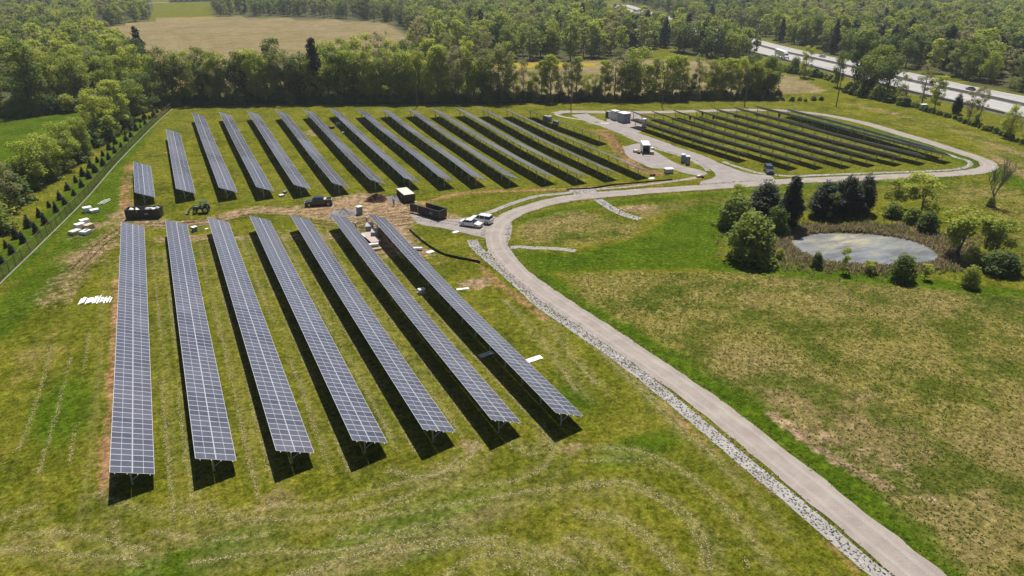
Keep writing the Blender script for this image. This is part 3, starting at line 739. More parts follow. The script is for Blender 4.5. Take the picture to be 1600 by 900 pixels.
def mesh_np(name, v, f, mats, mi=None):
    m = bpy.data.meshes.new(name); m.vertices.add(len(v)); m.vertices.foreach_set('co', v.astype(np.float32).ravel())
    m.loops.add(f.size); m.loops.foreach_set('vertex_index', f.ravel()); m.polygons.add(len(f)); m.polygons.foreach_set('loop_start', np.arange(len(f)) * f.shape[1])
    for x in mats: m.materials.append(x)
    if mi is not None: m.polygons.foreach_set('material_index', mi)
    m.update(calc_edges=True); return m

def trunk_mesh(name, H, r0, clumps, mat, nb=8, seed=0, twigs=0, lean=.4, fork=.3):
    r = random.Random(seed); mb = MB()
    top = Vector((r.uniform(-lean, lean), r.uniform(-lean, lean), H * .8)); pts = []
    for i in range(7):
        t = i / 6; pts.append((top.x * t + r.uniform(-.12, .12) * (i > 0), top.y * t + r.uniform(-.12, .12) * (i > 0), H * .8 * t))
    mb.tube(pts, [r0 * (1.25 if i == 0 else 1 - .13 * i) for i in range(7)], 7)
    for c in sorted(clumps, key=lambda q: r.random())[:nb]:
        t0 = r.uniform(fork, .75); b = Vector(pts[int(t0 * 6)]); e = Vector(c[:3]); m = b.lerp(e, .5) + Vector((0, 0, -.06 * (e - b).length))
        rr = r0 * (1 - t0) * .6; mb.tube([b, m, e], [rr, rr * .6, rr * .18], 5)
        for _ in range(twigs):
            s = b.lerp(e, r.uniform(.3, 1)); d = Vector((r.gauss(0, 1), r.gauss(0, 1), r.gauss(.7, .7))).normalized() * r.uniform(.8, 2.4)
            mb.tube([s, s + d * .5 + Vector((0, 0, .1)), s + d], [rr * .35, rr * .22, rr * .08], 3, cap=False)
    me = bpy.data.meshes.new(name); me.from_pydata(mb.v, [], mb.f); me.materials.append(mat); me.update(); return me

def crown_clumps(H, rx, z0, n, seed, shape='round', rmin=.22, rmax=.42, core=0):
    r = random.Random(seed); out = []
    for i in range(n):
        t = r.random(); a = r.random() * 6.283
        if core and i < core: t = (i + .5) / core
        z = z0 + (H - z0) * t
        prof = {'round': math.sin(math.pi * min(.97, .12 + .80 * t)) ** .6, 'cone': (1 - t) ** .8 + .08, 'juniper': (math.sin(math.pi * (.16 + .5 * min(1, t * 1.6))) if t < .35 else 1.0) * (1 - max(0, t - .3) / .78) ** .62, 'oval': math.sin(math.pi * (.08 + .84 * t)) ** .45, 'dome': math.sqrt(max(.02, 1 - (max(0, t - .25) / .80) ** 2)), 'vase': .45 + .55 * math.sin(math.pi * (.05 + .75 * t)) }[shape]
        if core and i < core:
            s = rx * prof * .82; out.append((0, 0, max(z, s * .5), s, max(s * .9, (H - z0) / core))); continue
        rr = rx * prof * (r.random() ** .5) * .78
        s = rx * r.uniform(rmin, rmax) * (.55 + .45 * prof)
        out.append((math.cos(a) * rr, math.sin(a) * rr, min(z, H - s * .5), s, s * r.uniform(.65, .95)))
    return out

SPEC = {}   # kind -> list of (trunk mesh, crown mesh, low crown mesh)
def species(kind, n, H, rx, z0, nc, shape, leaves, size, mat, bark, r0=.3, nb=8, twigs=0, nlow=1300, lowsize=.85, rmin=.22, rmax=.42, fork=.3, core=0):
    SPEC[kind] = []
    for s in range(n):
        sd_ = hash_(kind) + s * 17; hh = H * random.Random(sd_).uniform(.9, 1.1)
        cl = crown_clumps(hh, rx * random.Random(sd_ + 1).uniform(.85, 1.15), z0, nc, sd_, shape, rmin, rmax, core)
        tm = trunk_mesh(kind + '_trunk', hh, r0, cl, bark, nb, sd_, twigs, fork=fork)
        if leaves:
            v, f = cloud(cl, leaves, size, seed=sd_); cm = mesh_np(kind + '_crown', v, f, [mat])
            v, f = cloud(cl, nlow, lowsize, seed=sd_); lm = mesh_np(kind + '_low', v, f, [mat])
        else: cm = lm = None
        SPEC[kind].append((tm, cm, lm))
def hash_(s): return sum(ord(c) * (i + 3) for i, c in enumerate(s)) % 9973
species('broadleaf_tree', 5, 17, 5.9, 1.6, 40, 'round', 4800, .46, M['leaf'], M['bark'], .32, 9)
species('budding_tree', 3, 16, 4.8, 2.4, 32, 'vase', 2600, .36, M['leafdull'], M['barkgrey'], .26, 16, 5, nlow=620, rmin=.2, rmax=.36)
species('spring_tree', 3, 16, 5.0, 2.0, 34, 'oval', 4200, .42, M['leafy'], M['barkgrey'], .28, 14, 3, nlow=800)
species('cedar_tree', 3, 13, 3.3, .3, 60, 'juniper', 11000, .30, M['cedar'], M['bark'], .25, 5, nlow=1200, lowsize=.8, rmin=.22, rmax=.36, core=9)
species('bush', 5, 4.2, 2.5, .1, 44, 'dome', 3600, .27, M['leaf'], M['bark'], .10, 8, 2, nlow=600, fork=.05, core=3, rmin=.2, rmax=.42)
species('small_tree', 3, 7.5, 2.7, 1.6, 18, 'vase', 1900, .30, M['leafy'], M['bark'], .13, 12, 4, nlow=400, fork=.15)
species('young_evergreen', 3, 2.7, 1.05, .12, 40, 'cone', 2200, .16, M['spruce'], M['bark'], .06, 4, nlow=300, rmin=.2, rmax=.34, core=6)

def plant(kind, p, label, H=None, wid=1.0, group=None, cat='tree', low=False, var=None, name=None):
    base = {'broadleaf_tree': 17, 'budding_tree': 16, 'spring_tree': 16, 'cedar_tree': 13, 'bush': 4.2, 'small_tree': 7.5, 'young_evergreen': 2.7}[kind]
    s = (H / base) if H else random.uniform(.85, 1.15); vs = SPEC[kind]; tm, cm, lm = vs[random.randrange(len(vs)) if var is None else var % len(vs)]
    rz = random.uniform(0, 6.28)
    root = thing(name or kind, p, label, cat, rz, group); root.scale = (s * wid, s * wid, s)
    t = bpy.data.objects.new('trunk', tm); COL.objects.link(t); t.parent = root
    m = lm if low else cm
    if m: c = bpy.data.objects.new('crown', m); COL.objects.link(c); c.parent = root
    return root

# ------------------------------------------------------------------ woods: candidates scattered over the wooded ground
def scatter(pxpoly, sp, mixw, Hr, world=None, grow=0.0, jit=.42, maxd=1700, infront=True):
    P = [(p[0], p[1]) for p in (world if world else GP(pxpoly))]
    xs = [p[0] for p in P]; ys = [p[1] for p in P]; out = []
    y = max(min(ys), -50)
    while y < min(max(ys), 1650):
        d0 = math.hypot(0, y); s = sp * (1 + grow * min(1.5, max(0, y - 250) / 500))
        xx = np.arange(max(min(xs), -700), min(max(xs), 1500), s); xx = xx + rng.uniform(-jit, jit, len(xx)) * s; yy = y + rng.uniform(-jit, jit, len(xx)) * s
        ok = inpoly(xx, yy, P)
        for a, b in zip(xx[ok], yy[ok]):
            # keep what the lens (and a step to the side) could see
            ax = math.atan2(a, b) - YAW
            if abs(ax) < R(41) and math.hypot(a, b) < maxd: out.append((a, b))
        y += s
    ks = list(mixw); ws = np.array([mixw[k] for k in ks], float); ws /= ws.sum()
    res = []
    for a, b in out:
        # kinds come in drifts
        nz = math.sin(a / 31 + 2 * math.sin(b / 47)) * math.sin(b / 53 + 1.7 * math.sin(a / 29))
        w = ws * np.array([math.exp(1.3 * nz * (1 if k in ('broadleaf_tree', 'cedar_tree') else -1)) for k in ks]); w /= w.sum()
        res.append((a, b, ks[rng.choice(len(ks), p=w)], rng.uniform(*Hr)))
    return res
MIX = {'broadleaf_tree': .62, 'budding_tree': .17, 'spring_tree': .16, 'cedar_tree': .05}
LEFT = [(-500, 170), (-100, 172), (0, 172), (130, 167), (175, 164), (225, 160), (252, 148), (238, 118), (205, 92), (168, 78), (140, 62), (60, 60), (-100, 70), (-400, 90)]
LEFT2 = [(-420, 88), (-100, 68), (60, 58), (142, 60), (146, 47), (228, 32), (236, 14), (236, 3), (-400, 3)]
BEHIND = [(262, 150), (420, 150), (560, 148), (700, 150), (795, 150), (795, 143), (690, 126), (600, 124), (500, 134), (400, 141), (262, 145)]
MIDW = [(640, 100), (660, 99), (780, 97), (1008, 93), (1030, 74), (1075, 88), (1130, 93), (1165, 95), (1180, 88), (1120, 70), (1040, 48), (980, 28), (925, 9), (905, 3), (338, 3), (336, 25), (480, 26), (620, 37), (655, 60), (655, 80)]
def drop_lane(pts, lane, w):
    L = [(p[0], p[1]) for p in lane]; d = pdist(np.array([p[0] for p in pts]), np.array([p[1] for p in pts]), L)
    return [p for p, q in zip(pts, d) if q > w]
cand = []
cand += scatter(LEFT, 10.0, {'broadleaf_tree': .58, 'budding_tree': .12, 'spring_tree': .28, 'cedar_tree': .02}, (13, 18), grow=.1)
cand += scatter(LEFT2, 11.0, {'broadleaf_tree': .6, 'budding_tree': .25, 'spring_tree': .12, 'cedar_tree': .03}, (14, 18), grow=.4)
cand += scatter(BEHIND, 12.5, {'broadleaf_tree': .5, 'budding_tree': .3, 'spring_tree': .2}, (15, 20))
cand += scatter(MIDW, 11.0, {'broadleaf_tree': .62, 'budding_tree': .18, 'spring_tree': .15, 'cedar_tree': .05}, (15, 20), grow=.45)
HWL = smooth_line(HW, 8); far_side = offset_line(HWL, 26)
WORLD_D = [(p.x, p.y) for p in far_side] + [(820, 1500), (1500, 1500), (1500, -60), (far_side[0].x + 30, far_side[0].y - 40)]
cand += scatter(None, 10.0, {'broadleaf_tree': .56, 'budding_tree': .26, 'spring_tree': .12, 'cedar_tree': .06}, (13, 18), world=WORLD_D, grow=.6)
cand = drop_lane(cand, HWL, 23)
low_scrub = [(p[0], p[1]) for p in GP([(900, -4), (930, 1), (1032, 27), (1060, 40), (1050, 62), (985, 50), (900, 22)])]
cand = [(a, b, k, H * .42 if bool(inpoly(np.array([a]), np.array([b]), low_scrub)[0]) else H) for a, b, k, H in cand]
cand.sort(key=lambda p: math.hypot(p[0], p[1]))
LIM = {'broadleaf_tree': 190, 'budding_tree': 170, 'spring_tree': 170, 'cedar_tree': 110}
DESC = {'broadleaf_tree': 'green broadleaf tree', 'budding_tree': 'olive brown tree just coming into leaf', 'spring_tree': 'yellow-green tree in fresh spring leaf', 'cedar_tree': 'dark evergreen cedar'}
used = {k: 0 for k in LIM}; restp = []
def zone(a, b):
    r = math.atan2(a, b)
    hx = np.interp(b, [p.y for p in HWL], [p.x for p in HWL])
    if a > hx: return 'in the wood beyond the highway', 'beyond the highway'
    if a < 20 or r < R(4): return 'in the wood at the left edge', 'in the left wood'
    if b < 420 and a < 160: return 'between the panels and the brown field', 'behind the boundary tree line'
    return 'in the wood beyond the yellow field', 'in the wood beyond the yellow field'
for a, b, k, H in cand:
    if used[k] < LIM[k]:
        used[k] += 1; z1, z2 = zone(a, b)
        lab_ = f'{DESC[k]} {z1}'
        lab_ = lab_.replace('just coming into leaf', 'in bud') if len(lab_.split()) > 15 else lab_
        plant(k, (a, b, float(hgt(a, b)) - .1), lab_, H * 1.08, group=f'{DESC[k]}s {z2}', low=math.hypot(a, b) > 400)
    else: restp.append((a, b, k, H))

# the rest of the woods: one woodland, instanced on points
protos = bpy.data.collections.new('woodland_trees'); keys = []
for k in LIM:
    for vi, (tm, cm, lm) in enumerate(SPEC[k]):
        tv = np.array([v.co[:] for v in tm.vertices]); lv = np.array([v.co[:] for v in lm.vertices])
        tf = [tuple(p.vertices) for p in tm.polygons]; lf = [tuple(i + len(tv) for i in p.vertices) for p in lm.polygons]
        m_ = bpy.data.meshes.new('woodland_' + k); m_.from_pydata(np.concatenate([tv, lv]).tolist(), [], tf + lf)
        m_.materials.append(tm.materials[0]); m_.materials.append(lm.materials[0])
        m_.polygons.foreach_set('material_index', [0] * len(tf) + [1] * len(lf)); m_.update()
        o_ = bpy.data.objects.new('p%02d_%s' % (len(keys), k), m_); protos.objects.link(o_); keys.append(k)
base_h = {'broadleaf_tree': 17, 'budding_tree': 16, 'spring_tree': 16, 'cedar_tree': 13}
wm = bpy.data.meshes.new('woodland'); wm.from_pydata([(a, b, float(hgt(a, b)) - .2) for a, b, k, H in restp], [], [])
idx = [random.choice([i for i, kk in enumerate(keys) if kk == k]) for a, b, k, H in restp]
for nm, ty, dat in (('pick', 'INT', idx), ('turn', 'FLOAT', [random.random() * 6.28 for _ in restp]), ('size', 'FLOAT', [H * 1.1 / base_h[k] for a, b, k, H in restp])):
    at = wm.attributes.new(nm, ty, 'POINT'); at.data.foreach_set('value', dat)
wood = bpy.data.objects.new('woodland', wm); COL.objects.link(wood)
tag(wood, 'distant mixed woodland reaching to the top of the view', 'woodland', None, 'stuff')
ng = bpy.data.node_groups.new('woodland', 'GeometryNodeTree')
ng.interface.new_socket('Geometry', in_out='INPUT', socket_type='NodeSocketGeometry'); ng.interface.new_socket('Geometry', in_out='OUTPUT', socket_type='NodeSocketGeometry')
gi = ng.nodes.new('NodeGroupInput'); go = ng.nodes.new('NodeGroupOutput'); ip = ng.nodes.new('GeometryNodeInstanceOnPoints')
ci = ng.nodes.new('GeometryNodeCollectionInfo'); ci.inputs['Collection'].default_value = protos; ci.inputs['Separate Children'].default_value = True; ci.inputs['Reset Children'].default_value = True
def named(n_, t): a = ng.nodes.new('GeometryNodeInputNamedAttribute'); a.data_type = t; a.inputs['Name'].default_value = n_; return a.outputs[0]
cx = ng.nodes.new('ShaderNodeCombineXYZ'); ng.links.new(named('turn', 'FLOAT'), cx.inputs[2])
ng.links.new(gi.outputs[0], ip.inputs['Points']); ng.links.new(ci.outputs[0], ip.inputs['Instance']); ip.inputs['Pick Instance'].default_value = True
ng.links.new(named('pick', 'INT'), ip.inputs['Instance Index']); ng.links.new(cx.outputs[0], ip.inputs['Rotation']); ng.links.new(named('size', 'FLOAT'), ip.inputs['Scale'])
ng.links.new(ip.outputs[0], go.inputs[0]); mod = wood.modifiers.new('woodland', 'NODES'); mod.node_group = ng
print('trees', used, 'rest', len(restp))

# ------------------------------------------------------------------ the boundary tree line behind the panels
def lerp_px(pts, x): return float(np.interp(x, [p[0] for p in pts], [p[1] for p in pts]))
BASE = [(240, 163), (400, 160), (600, 159), (800, 158), (1000, 156), (1205, 152)]
ti = 0
special = {497: ('cedar_tree', 21, 'tall dark evergreen standing out in the tree line behind the sixth far row'),
           685: ('spring_tree', 20, 'bright yellow-green tree rising from the middle of the boundary line'),
           960: ('budding_tree', 19, 'gaunt almost leafless tree in the gap of the boundary line'),
           995: ('spring_tree', 21, 'tallest yellow-green tree before the yellow field'),
           1040: ('spring_tree', 18, 'broad yellow-green tree right of the tallest one before the yellow field')}
x = 250.0
sp_x = sorted(special)
while x < 1210:
    hit = [q for q in sp_x if abs(q - x) < 6]
    yb = lerp_px(BASE, x) + random.uniform(-1.6, 1.0)
    if hit:
        k, H, lab = special[hit[0]]; sp_x.remove(hit[0]); plant(k, G(hit[0], yb), lab, H, wid=1.0 if k != 'cedar_tree' else 1.05)
    else:
        r_ = random.random()
        if x < 790: k = 'broadleaf_tree' if r_ < .36 else 'spring_tree' if r_ < .74 else 'budding_tree' if r_ < .95 else 'cedar_tree'; H = random.uniform(16, 21)
        elif x < 1190: k = 'spring_tree' if r_ < .45 else 'budding_tree' if r_ < .70 else 'broadleaf_tree' if r_ < .92 else 'cedar_tree'; H = random.uniform(10, 17)
        else: k = 'broadleaf_tree'; H = 17
        if k == 'cedar_tree': H *= .7
        plant(k, G(x, yb), f'{DESC[k]} in the boundary line behind the panels', H, random.uniform(.72, .98), group=f'{DESC[k]}s of the boundary line')
    x += random.uniform(9.5, 15) if x < 790 else random.uniform(11, 16)
x = 236.0
while x < 1215:
    plant('bush', G(x, lerp_px(BASE, x) + random.uniform(.2, 1.8)), 'low dark bush under the boundary tree line', random.uniform(2.2, 4.2), 1.3, 'bushes under the boundary tree line', 'bush')
    x += random.uniform(9, 12)

# left diagonal bank of trees
LB = [(200, 205, 15, 'spring_tree'), (172, 222, 14, 'spring_tree'), (224, 188, 15, 'broadleaf_tree'), (186, 212, 13, 'spring_tree'), (142, 248, 12, 'broadleaf_tree'), (120, 262, 12.5, 'spring_tree'),
      (96, 280, 12, 'spring_tree'), (66, 292, 12, 'spring_tree'), (36, 330, 10.5, 'budding_tree'), (20, 318, 10, 'broadleaf_tree'), (2, 352, 8, 'broadleaf_tree'), (-18, 330, 11, 'broadleaf_tree'), (-30, 380, 8, 'spring_tree'), (240, 172, 14, 'broadleaf_tree'), (110, 270, 9, 'broadleaf_tree')]
for i, (px, py, H, k) in enumerate(LB):
    ph = ['nearest', 'second nearest', 'third nearest', 'fourth nearest', 'fifth nearest', 'sixth nearest', 'seventh nearest', 'eighth nearest', 'ninth nearest', 'tenth nearest', 'eleventh nearest', 'twelfth nearest', 'thirteenth nearest', 'fourteenth nearest', 'farthest']
    rank = sorted(range(len(LB)), key=lambda j: G(*LB[j][:2]).length).index(i)
    plant(k, G(px - 15, py - 1), f'{DESC[k].replace("just coming into leaf", "in bud")}, {ph[rank]} in the bank left of the young evergreens', H, 1.2, 'trees in the bank left of the young evergreens')
plant('broadleaf_tree', G(52, 176), 'largest darkest rounded tree at the front of the left wood', 23, 1.0)

EV = [(2, 412), (19, 396), (10, 387), (37, 379), (26, 372), (57, 364), (45, 355), (71, 350), (62, 339), (88, 331), (77, 324), (102, 319), (94, 312), (116, 305), (106, 297), (128, 292), (119, 285), (130, 275), (139.5, 279),
      (149.5, 269), (142, 262), (162, 259), (152.5, 254), (170.5, 249), (161, 244), (180, 239), (171, 234), (189.5, 230), (180.5, 225), (197.5, 220), (205, 214), (196, 211), (212.5, 204), (204.5, 203.5), (220, 200), (227.5, 195),
      (220, 191), (234, 186), (226, 186), (241, 183.7), (246, 176), (239, 175), (254, 172.5)]
inner = [p for p in EV if G(*p).x > np.interp(G(*p).y, [120, 300], [0, 0]) - 999]
fl = [(p.x, p.y) for p in GP(FENCE_PX)]
dist_ = [float(pdist(np.array([G(*p).x]), np.array([G(*p).y]), fl)[0]) for p in EV]
med = sorted(dist_)[len(dist_) // 2]
cin = cout = 0
for p, d in zip(EV, dist_):
    if d < med: lab = f'young conical evergreen, {ordn(cin)} from the near end of the line beside the fence'; cin += 1
    else: lab = f'young conical evergreen, {ordn(cout)} from the near end of the outer line'; cout += 1
    plant('young_evergreen', G(*p), lab, random.uniform(1.5, 2.6), random.uniform(.9, 1.35), 'young evergreens planted along the fence', 'evergreen')

# round the pond
PT = [('cedar_tree', 1192, 341, 7.8, 2.3, 'dark cedar at the left of the pond clump'), ('cedar_tree', 1231, 355, 9.6, 1.6, 'tall dark cedar left of the pond'),
      ('cedar_tree', 1286, 338, 7.4, 2.3, 'wide rounded cedar behind the pond, leftmost of three'), ('cedar_tree', 1321, 335, 8.4, 1.9, 'middle cedar of the three behind the pond'), ('cedar_tree', 1347, 332, 8.2, 1.45, 'slim pointed cedar, rightmost of three behind the pond'),
      ('bush', 1170, 405, 8.6, 1.1, 'largest rounded green bush left of the pond'), ('bush', 1148, 356, 6.0, 1.3, 'dark bush behind the largest one left of the pond'), ('small_tree', 1153, 322, 4.6, 1.2, 'yellow-green shrub below the road junction'),
      ('bush', 1211, 366, 5.2, .9, 'pale bush in front of the tall cedar left of the pond'), ('cedar_tree', 1304, 334, 7.0, 1.5, 'dark cedar wedged between the wide rounded one and the middle one'), ('small_tree', 1297, 344, 5.4, .8, 'small yellow-green tree against the wide cedar'),
      ('small_tree', 1396, 325, 6.8, 1.4, 'open yellow-green tree right of the three cedars'), ('small_tree', 1435, 338, 8.4, 1.4, 'taller yellow-green tree behind the right of the pond'), ('small_tree', 1495, 400, 8.8, 1.4, 'yellow-green tree with bare stems right of the pond'),
      ('small_tree', 1537, 398, 7.4, 1.25, 'middle tree of the pair at the right end of the pond'), ('small_tree', 1555, 402, 7.2, 1.2, 'rightmost tree at the right end of the pond'),
      ('bush', 1394, 338, 2.8, 1.5, 'low dark bush under the open yellow-green tree'), ('bush', 1447, 362, 4.2, 1.2, 'dark bush on the far right bank of the pond'), ('bush', 1425, 348, 3.0, 1.3, 'small dark bush under the taller yellow-green tree'),
      ('bush', 1275, 418, 3.0, .8, 'leftmost small bush on the near bank of the pond'), ('small_tree', 1317, 427, 4.2, .8, 'upright bush on the near bank of the pond'), ('small_tree', 1358, 427, 2.4, 1.6, 'low pale bush on the near bank before the water'),
      ('bush', 1408, 438, 4.2, 1.0, 'widest dark bush on the near bank of the pond'), ('small_tree', 1444, 436, 2.8, 1.3, 'soft pale bush right of the widest near-bank bush'), ('bush', 1514, 448, 3.2, .9, 'small round bush out in the grass right of the pond'),
      ('bush', 1562, 425, 3.4, 1.9, 'long low dark bush right of the pond'), ('bush', 1520, 415, 3.0, 1.3, 'bush under the trees right of the pond'), ('bush', 1217, 405, 1.8, 1.2, 'low shrub at the foot of the largest pond bush')]
for k, px, py, H, w_, lab in PT: plant(k, G(px, py), lab, H, w_, None, 'bush' if k == 'bush' else 'tree')
# beside the highway
HT = [('spring_tree', 1256, 121, 13, 1.0, 'tree with a yellow top in front of the lorry end of the highway'), ('bush', 1241, 113, 6.5, 1, 'rounded bush beside the tree in front of the lorry'), ('broadleaf_tree', 1308, 136, 14, .75, 'narrow tree left of the large highway trees'),
      ('broadleaf_tree', 1336, 142, 22, .95, 'leftmost of the three large trees in front of the highway'), ('broadleaf_tree', 1362, 149, 21, .95, 'middle of the three large trees in front of the highway'), ('broadleaf_tree', 1384, 155, 18, .9, 'rightmost of the three large trees in front of the highway'),
      ('budding_tree', 1406, 162, 12, .8, 'thin tree just right of the large highway trees'), ('budding_tree', 1439, 166, 14.5, 1.0, 'spreading open tree with dark stems before the highway'), ('spring_tree', 1459, 174, 12, .95, 'leaning yellowish tree beside the white utility box'),
      ('cedar_tree', 1493, 178, 7, 1.25, 'small dark round cedar before the highway'), ('budding_tree', 1513, 190, 12.5, .8, 'left one of two bare-stemmed trees before the highway'), ('budding_tree', 1526, 196, 12.5, .7, 'right one of two bare-stemmed trees before the highway'),
      ('spring_tree', 1575, 216, 11, .8, 'leafy young tree near the right edge before the highway'), ('budding_tree', 1599, 224, 13.5, .8, 'tree cut by the right edge of the view'), ('broadleaf_tree', 1190, 151, 17, 1.0, 'broad green tree at the right end of the boundary line'),
      ('broadleaf_tree', 1172, 150, 15, .9, 'second broad tree from the right end of the boundary line'), ('broadleaf_tree', 1345, 150, 13, 1.1, 'lower tree filling the base of the large highway trees')]
for k, px, py, H, w_, lab in HT: plant(k, G(px, py), lab, H, w_, None, 'bush' if k == 'bush' else 'tree')
for L, st, H, g in (([(1200, 108), (1235, 113), (1290, 124), (1310, 130)], 8, 3.0, 'low bushes on the bank below the lorry'), ([(1325, 146), (1360, 154), (1395, 161), (1420, 167)], 8, 3.5, 'bushes at the feet of the large highway trees'),
                    ([(1420, 166), (1450, 175), (1490, 186), (1530, 200), (1570, 214), (1600, 226)], 7, 1.6, 'scrub along the old fence line before the highway'), ([(1190, 157), (1230, 158), (1290, 157)], 12, 1.6, 'scrub behind the far right solar rows')):
    x = L[0][0]
    while x < L[-1][0]:
        plant('bush', G(x, lerp_px(L, x) + random.uniform(-1, 1)), 'low bush among the ' + g, H * random.uniform(.7, 1.3), 1.2, g, 'bush', low=True); x += st * random.uniform(.7, 1.3)
# bare tree by the road loop
def bare_tree(p, H, label):
    AZ = [0.0]; r = random.Random(5); root = thing('bare_tree', p, label, 'tree'); mb = MB(); tw = MB()
    def grow(b, d, L, rr, lv):
        pts = [b]; dd = d.copy()
        for i in range(4):
            dd = (dd + Vector((r.gauss(0, .13 if lv else .03), r.gauss(0, .13 if lv else .03), .06))).normalized(); pts.append(pts[-1] + dd * L / 4)
        (mb if lv < 2 else tw).tube(pts, [rr, rr * .85, rr * .7, rr * .55, rr * .4], 6 if lv < 2 else 3, cap=False)
        if lv >= 4: return
        for _ in range({0: 6, 1: 5, 2: 4, 3: 3}[lv]):
            k = r.randint(2, 4); AZ[0] += 2.4; a = Vector((math.cos(AZ[0]), math.sin(AZ[0]), r.uniform(.4, 1.2))).normalized()
            grow(pts[k], (dd * .7 + a * .8).normalized(), L * r.uniform(.6, .85), rr * .55, lv + 1)
    grow(Vector((0, 0, 0)), Vector((0, 0, 1)), H * .40, .26, 0)
    mb.build('trunk', M['barkgrey'], root); tw.build('twigs', M['barkgrey'], root)
bare_tree(G(1548, 321), 9.5, 'leafless grey tree standing alone beside the road loop')
plant('bush', G(1547, 322), 'small dark bush at the foot of the leafless tree', 1.9, 1.1, None, 'bush')

# reeds and brush round the pond, weeds over the rough meadow: uncountable ground cover
def tufts(name, pts, size, mat, label, n=9, hsc=1.0, seed=1, wd=.35):
    r = np.random.default_rng(seed); vs = []; k = len(pts); P = np.repeat(np.array(pts), n, 0); m = len(P)
    a = r.uniform(0, 6.283, m); s = size * r.uniform(.5, 1.3, m); off = r.normal(0, .35, (m, 2)) * size
    b = P + np.concatenate([off, np.zeros((m, 1))], 1); tx, ty = np.cos(a) * s * wd, np.sin(a) * s * wd; ln = r.normal(0, .35, (m, 2)) * s[:, None]
    h = s * hsc * r.uniform(.6, 1.2, m)
    v0 = b - np.stack([tx, ty, 0 * tx], 1); v1 = b + np.stack([tx, ty, 0 * tx], 1); v2 = b + np.stack([tx * .7 + ln[:, 0], ty * .7 + ln[:, 1], h], 1); v3 = b + np.stack([-tx * .7 + ln[:, 0], -ty * .7 + ln[:, 1], h * .9], 1)
    v = np.stack([v0, v1, v2, v3], 1).reshape(-1, 3); me_ = mesh_np(name, v, np.arange(4 * m).reshape(m, 4), [mat])
    o = bpy.data.objects.new(name, me_); COL.objects.link(o); tag(o, label, 'ground cover', None, 'stuff'); return o
pts = []
while len(pts) < 4200:
    t = random.random() * 6.283; rr = 1.02 + abs(random.gauss(0, .28 + .12 * math.sin(2 * t + 1) + .06 * math.sin(7 * t))); a, b = 13 * rr * math.cos(t), 8.9 * rr * math.sin(t)
    x, y = 114 + a * .87 + b * .5, 78 - a * .5 + b * .87; pts.append((x, y, float(hgt(x, y)) - .05))
random.shuffle(pts)
tufts('pond_reeds', pts[:2700], .50, M['reed'], 'brown brush and reeds ringing the pond', 10, 1.5, 3, .14)
gp_ = pts[2700:] + [(a + random.gauss(0, 2), b + random.gauss(0, 2), c) for a, b, c in pts[:900]]
gp_ = [(a, b, float(hgt(a, b)) - .03) for a, b, c in gp_ if float(hgt(a, b)) > -.36]
tufts('bank_grass', gp_, .36, M['weed'], 'green grass clumps growing among the brown brush of the pond bank', 8, 1.2, 6, .2)
P = [(p[0], p[1]) for p in GP([(880, 430), (1130, 426), (1300, 438), (1460, 454), (1640, 470), (1800, 620), (1900, 1100), (1560, 960), (1400, 800), (1300, 715), (1200, 645), (1000, 520)])]
pts = []
bx = [p[0] for p in P]; by = [p[1] for p in P]
cen = [(random.uniform(min(bx), max(bx)), random.uniform(min(by), max(by)), random.uniform(.8, 5)) for _ in range(420)]
while len(pts) < 12000:
    c0 = random.choice(cen); x, y = (random.gauss(c0[0], c0[2]), random.gauss(c0[1], c0[2])) if random.random() < .62 else (random.uniform(min(bx), max(bx)), random.uniform(min(by), max(by)))
    if bool(inpoly(np.array([x]), np.array([y]), P)[0]): pts.append((x, y, float(hgt(x, y))))
tufts('meadow_weeds', pts, .17, M['weed'], 'green weeds scattered over the dry meadow right of the road', 5, .6, 4)
pts = []
P2 = [(p[0], p[1]) for p in GP([(805, 365), (860, 335), (1000, 322), (1000, 372), (900, 384), (825, 382)])]
P3 = [(p[0], p[1]) for p in GP([(1360, 285), (1500, 275), (1640, 280), (1640, 440), (1590, 400), (1450, 320)])]
for PP, n_ in ((P2, 500), (P3, 900)):
    bx = [p[0] for p in PP]; by = [p[1] for p in PP]; c_ = 0
    while c_ < n_:
        x, y = random.uniform(min(bx), max(bx)), random.uniform(min(by), max(by))
        if bool(inpoly(np.array([x]), np.array([y]), PP)[0]): pts.append((x, y, float(hgt(x, y)))); c_ += 1
tufts('rough_grass', pts, .2, M['weed'], 'coarse weeds on the banks beside the road bend', 5, .6, 5)
for i_, (x_, y_) in enumerate([(-25, 183), (-8, 182), (8, 181), (22, 181), (36, 180), (66, 178), (80, 177), (94, 176), (108, 175), (122, 174), (136, 172), (152, 170), (168, 170), (184, 168)]):
    plant('bush', G(x_, y_), 'low bush along the front of the left wood', random.uniform(4, 6.5), 1.2, 'bushes along the front of the left wood', 'bush')

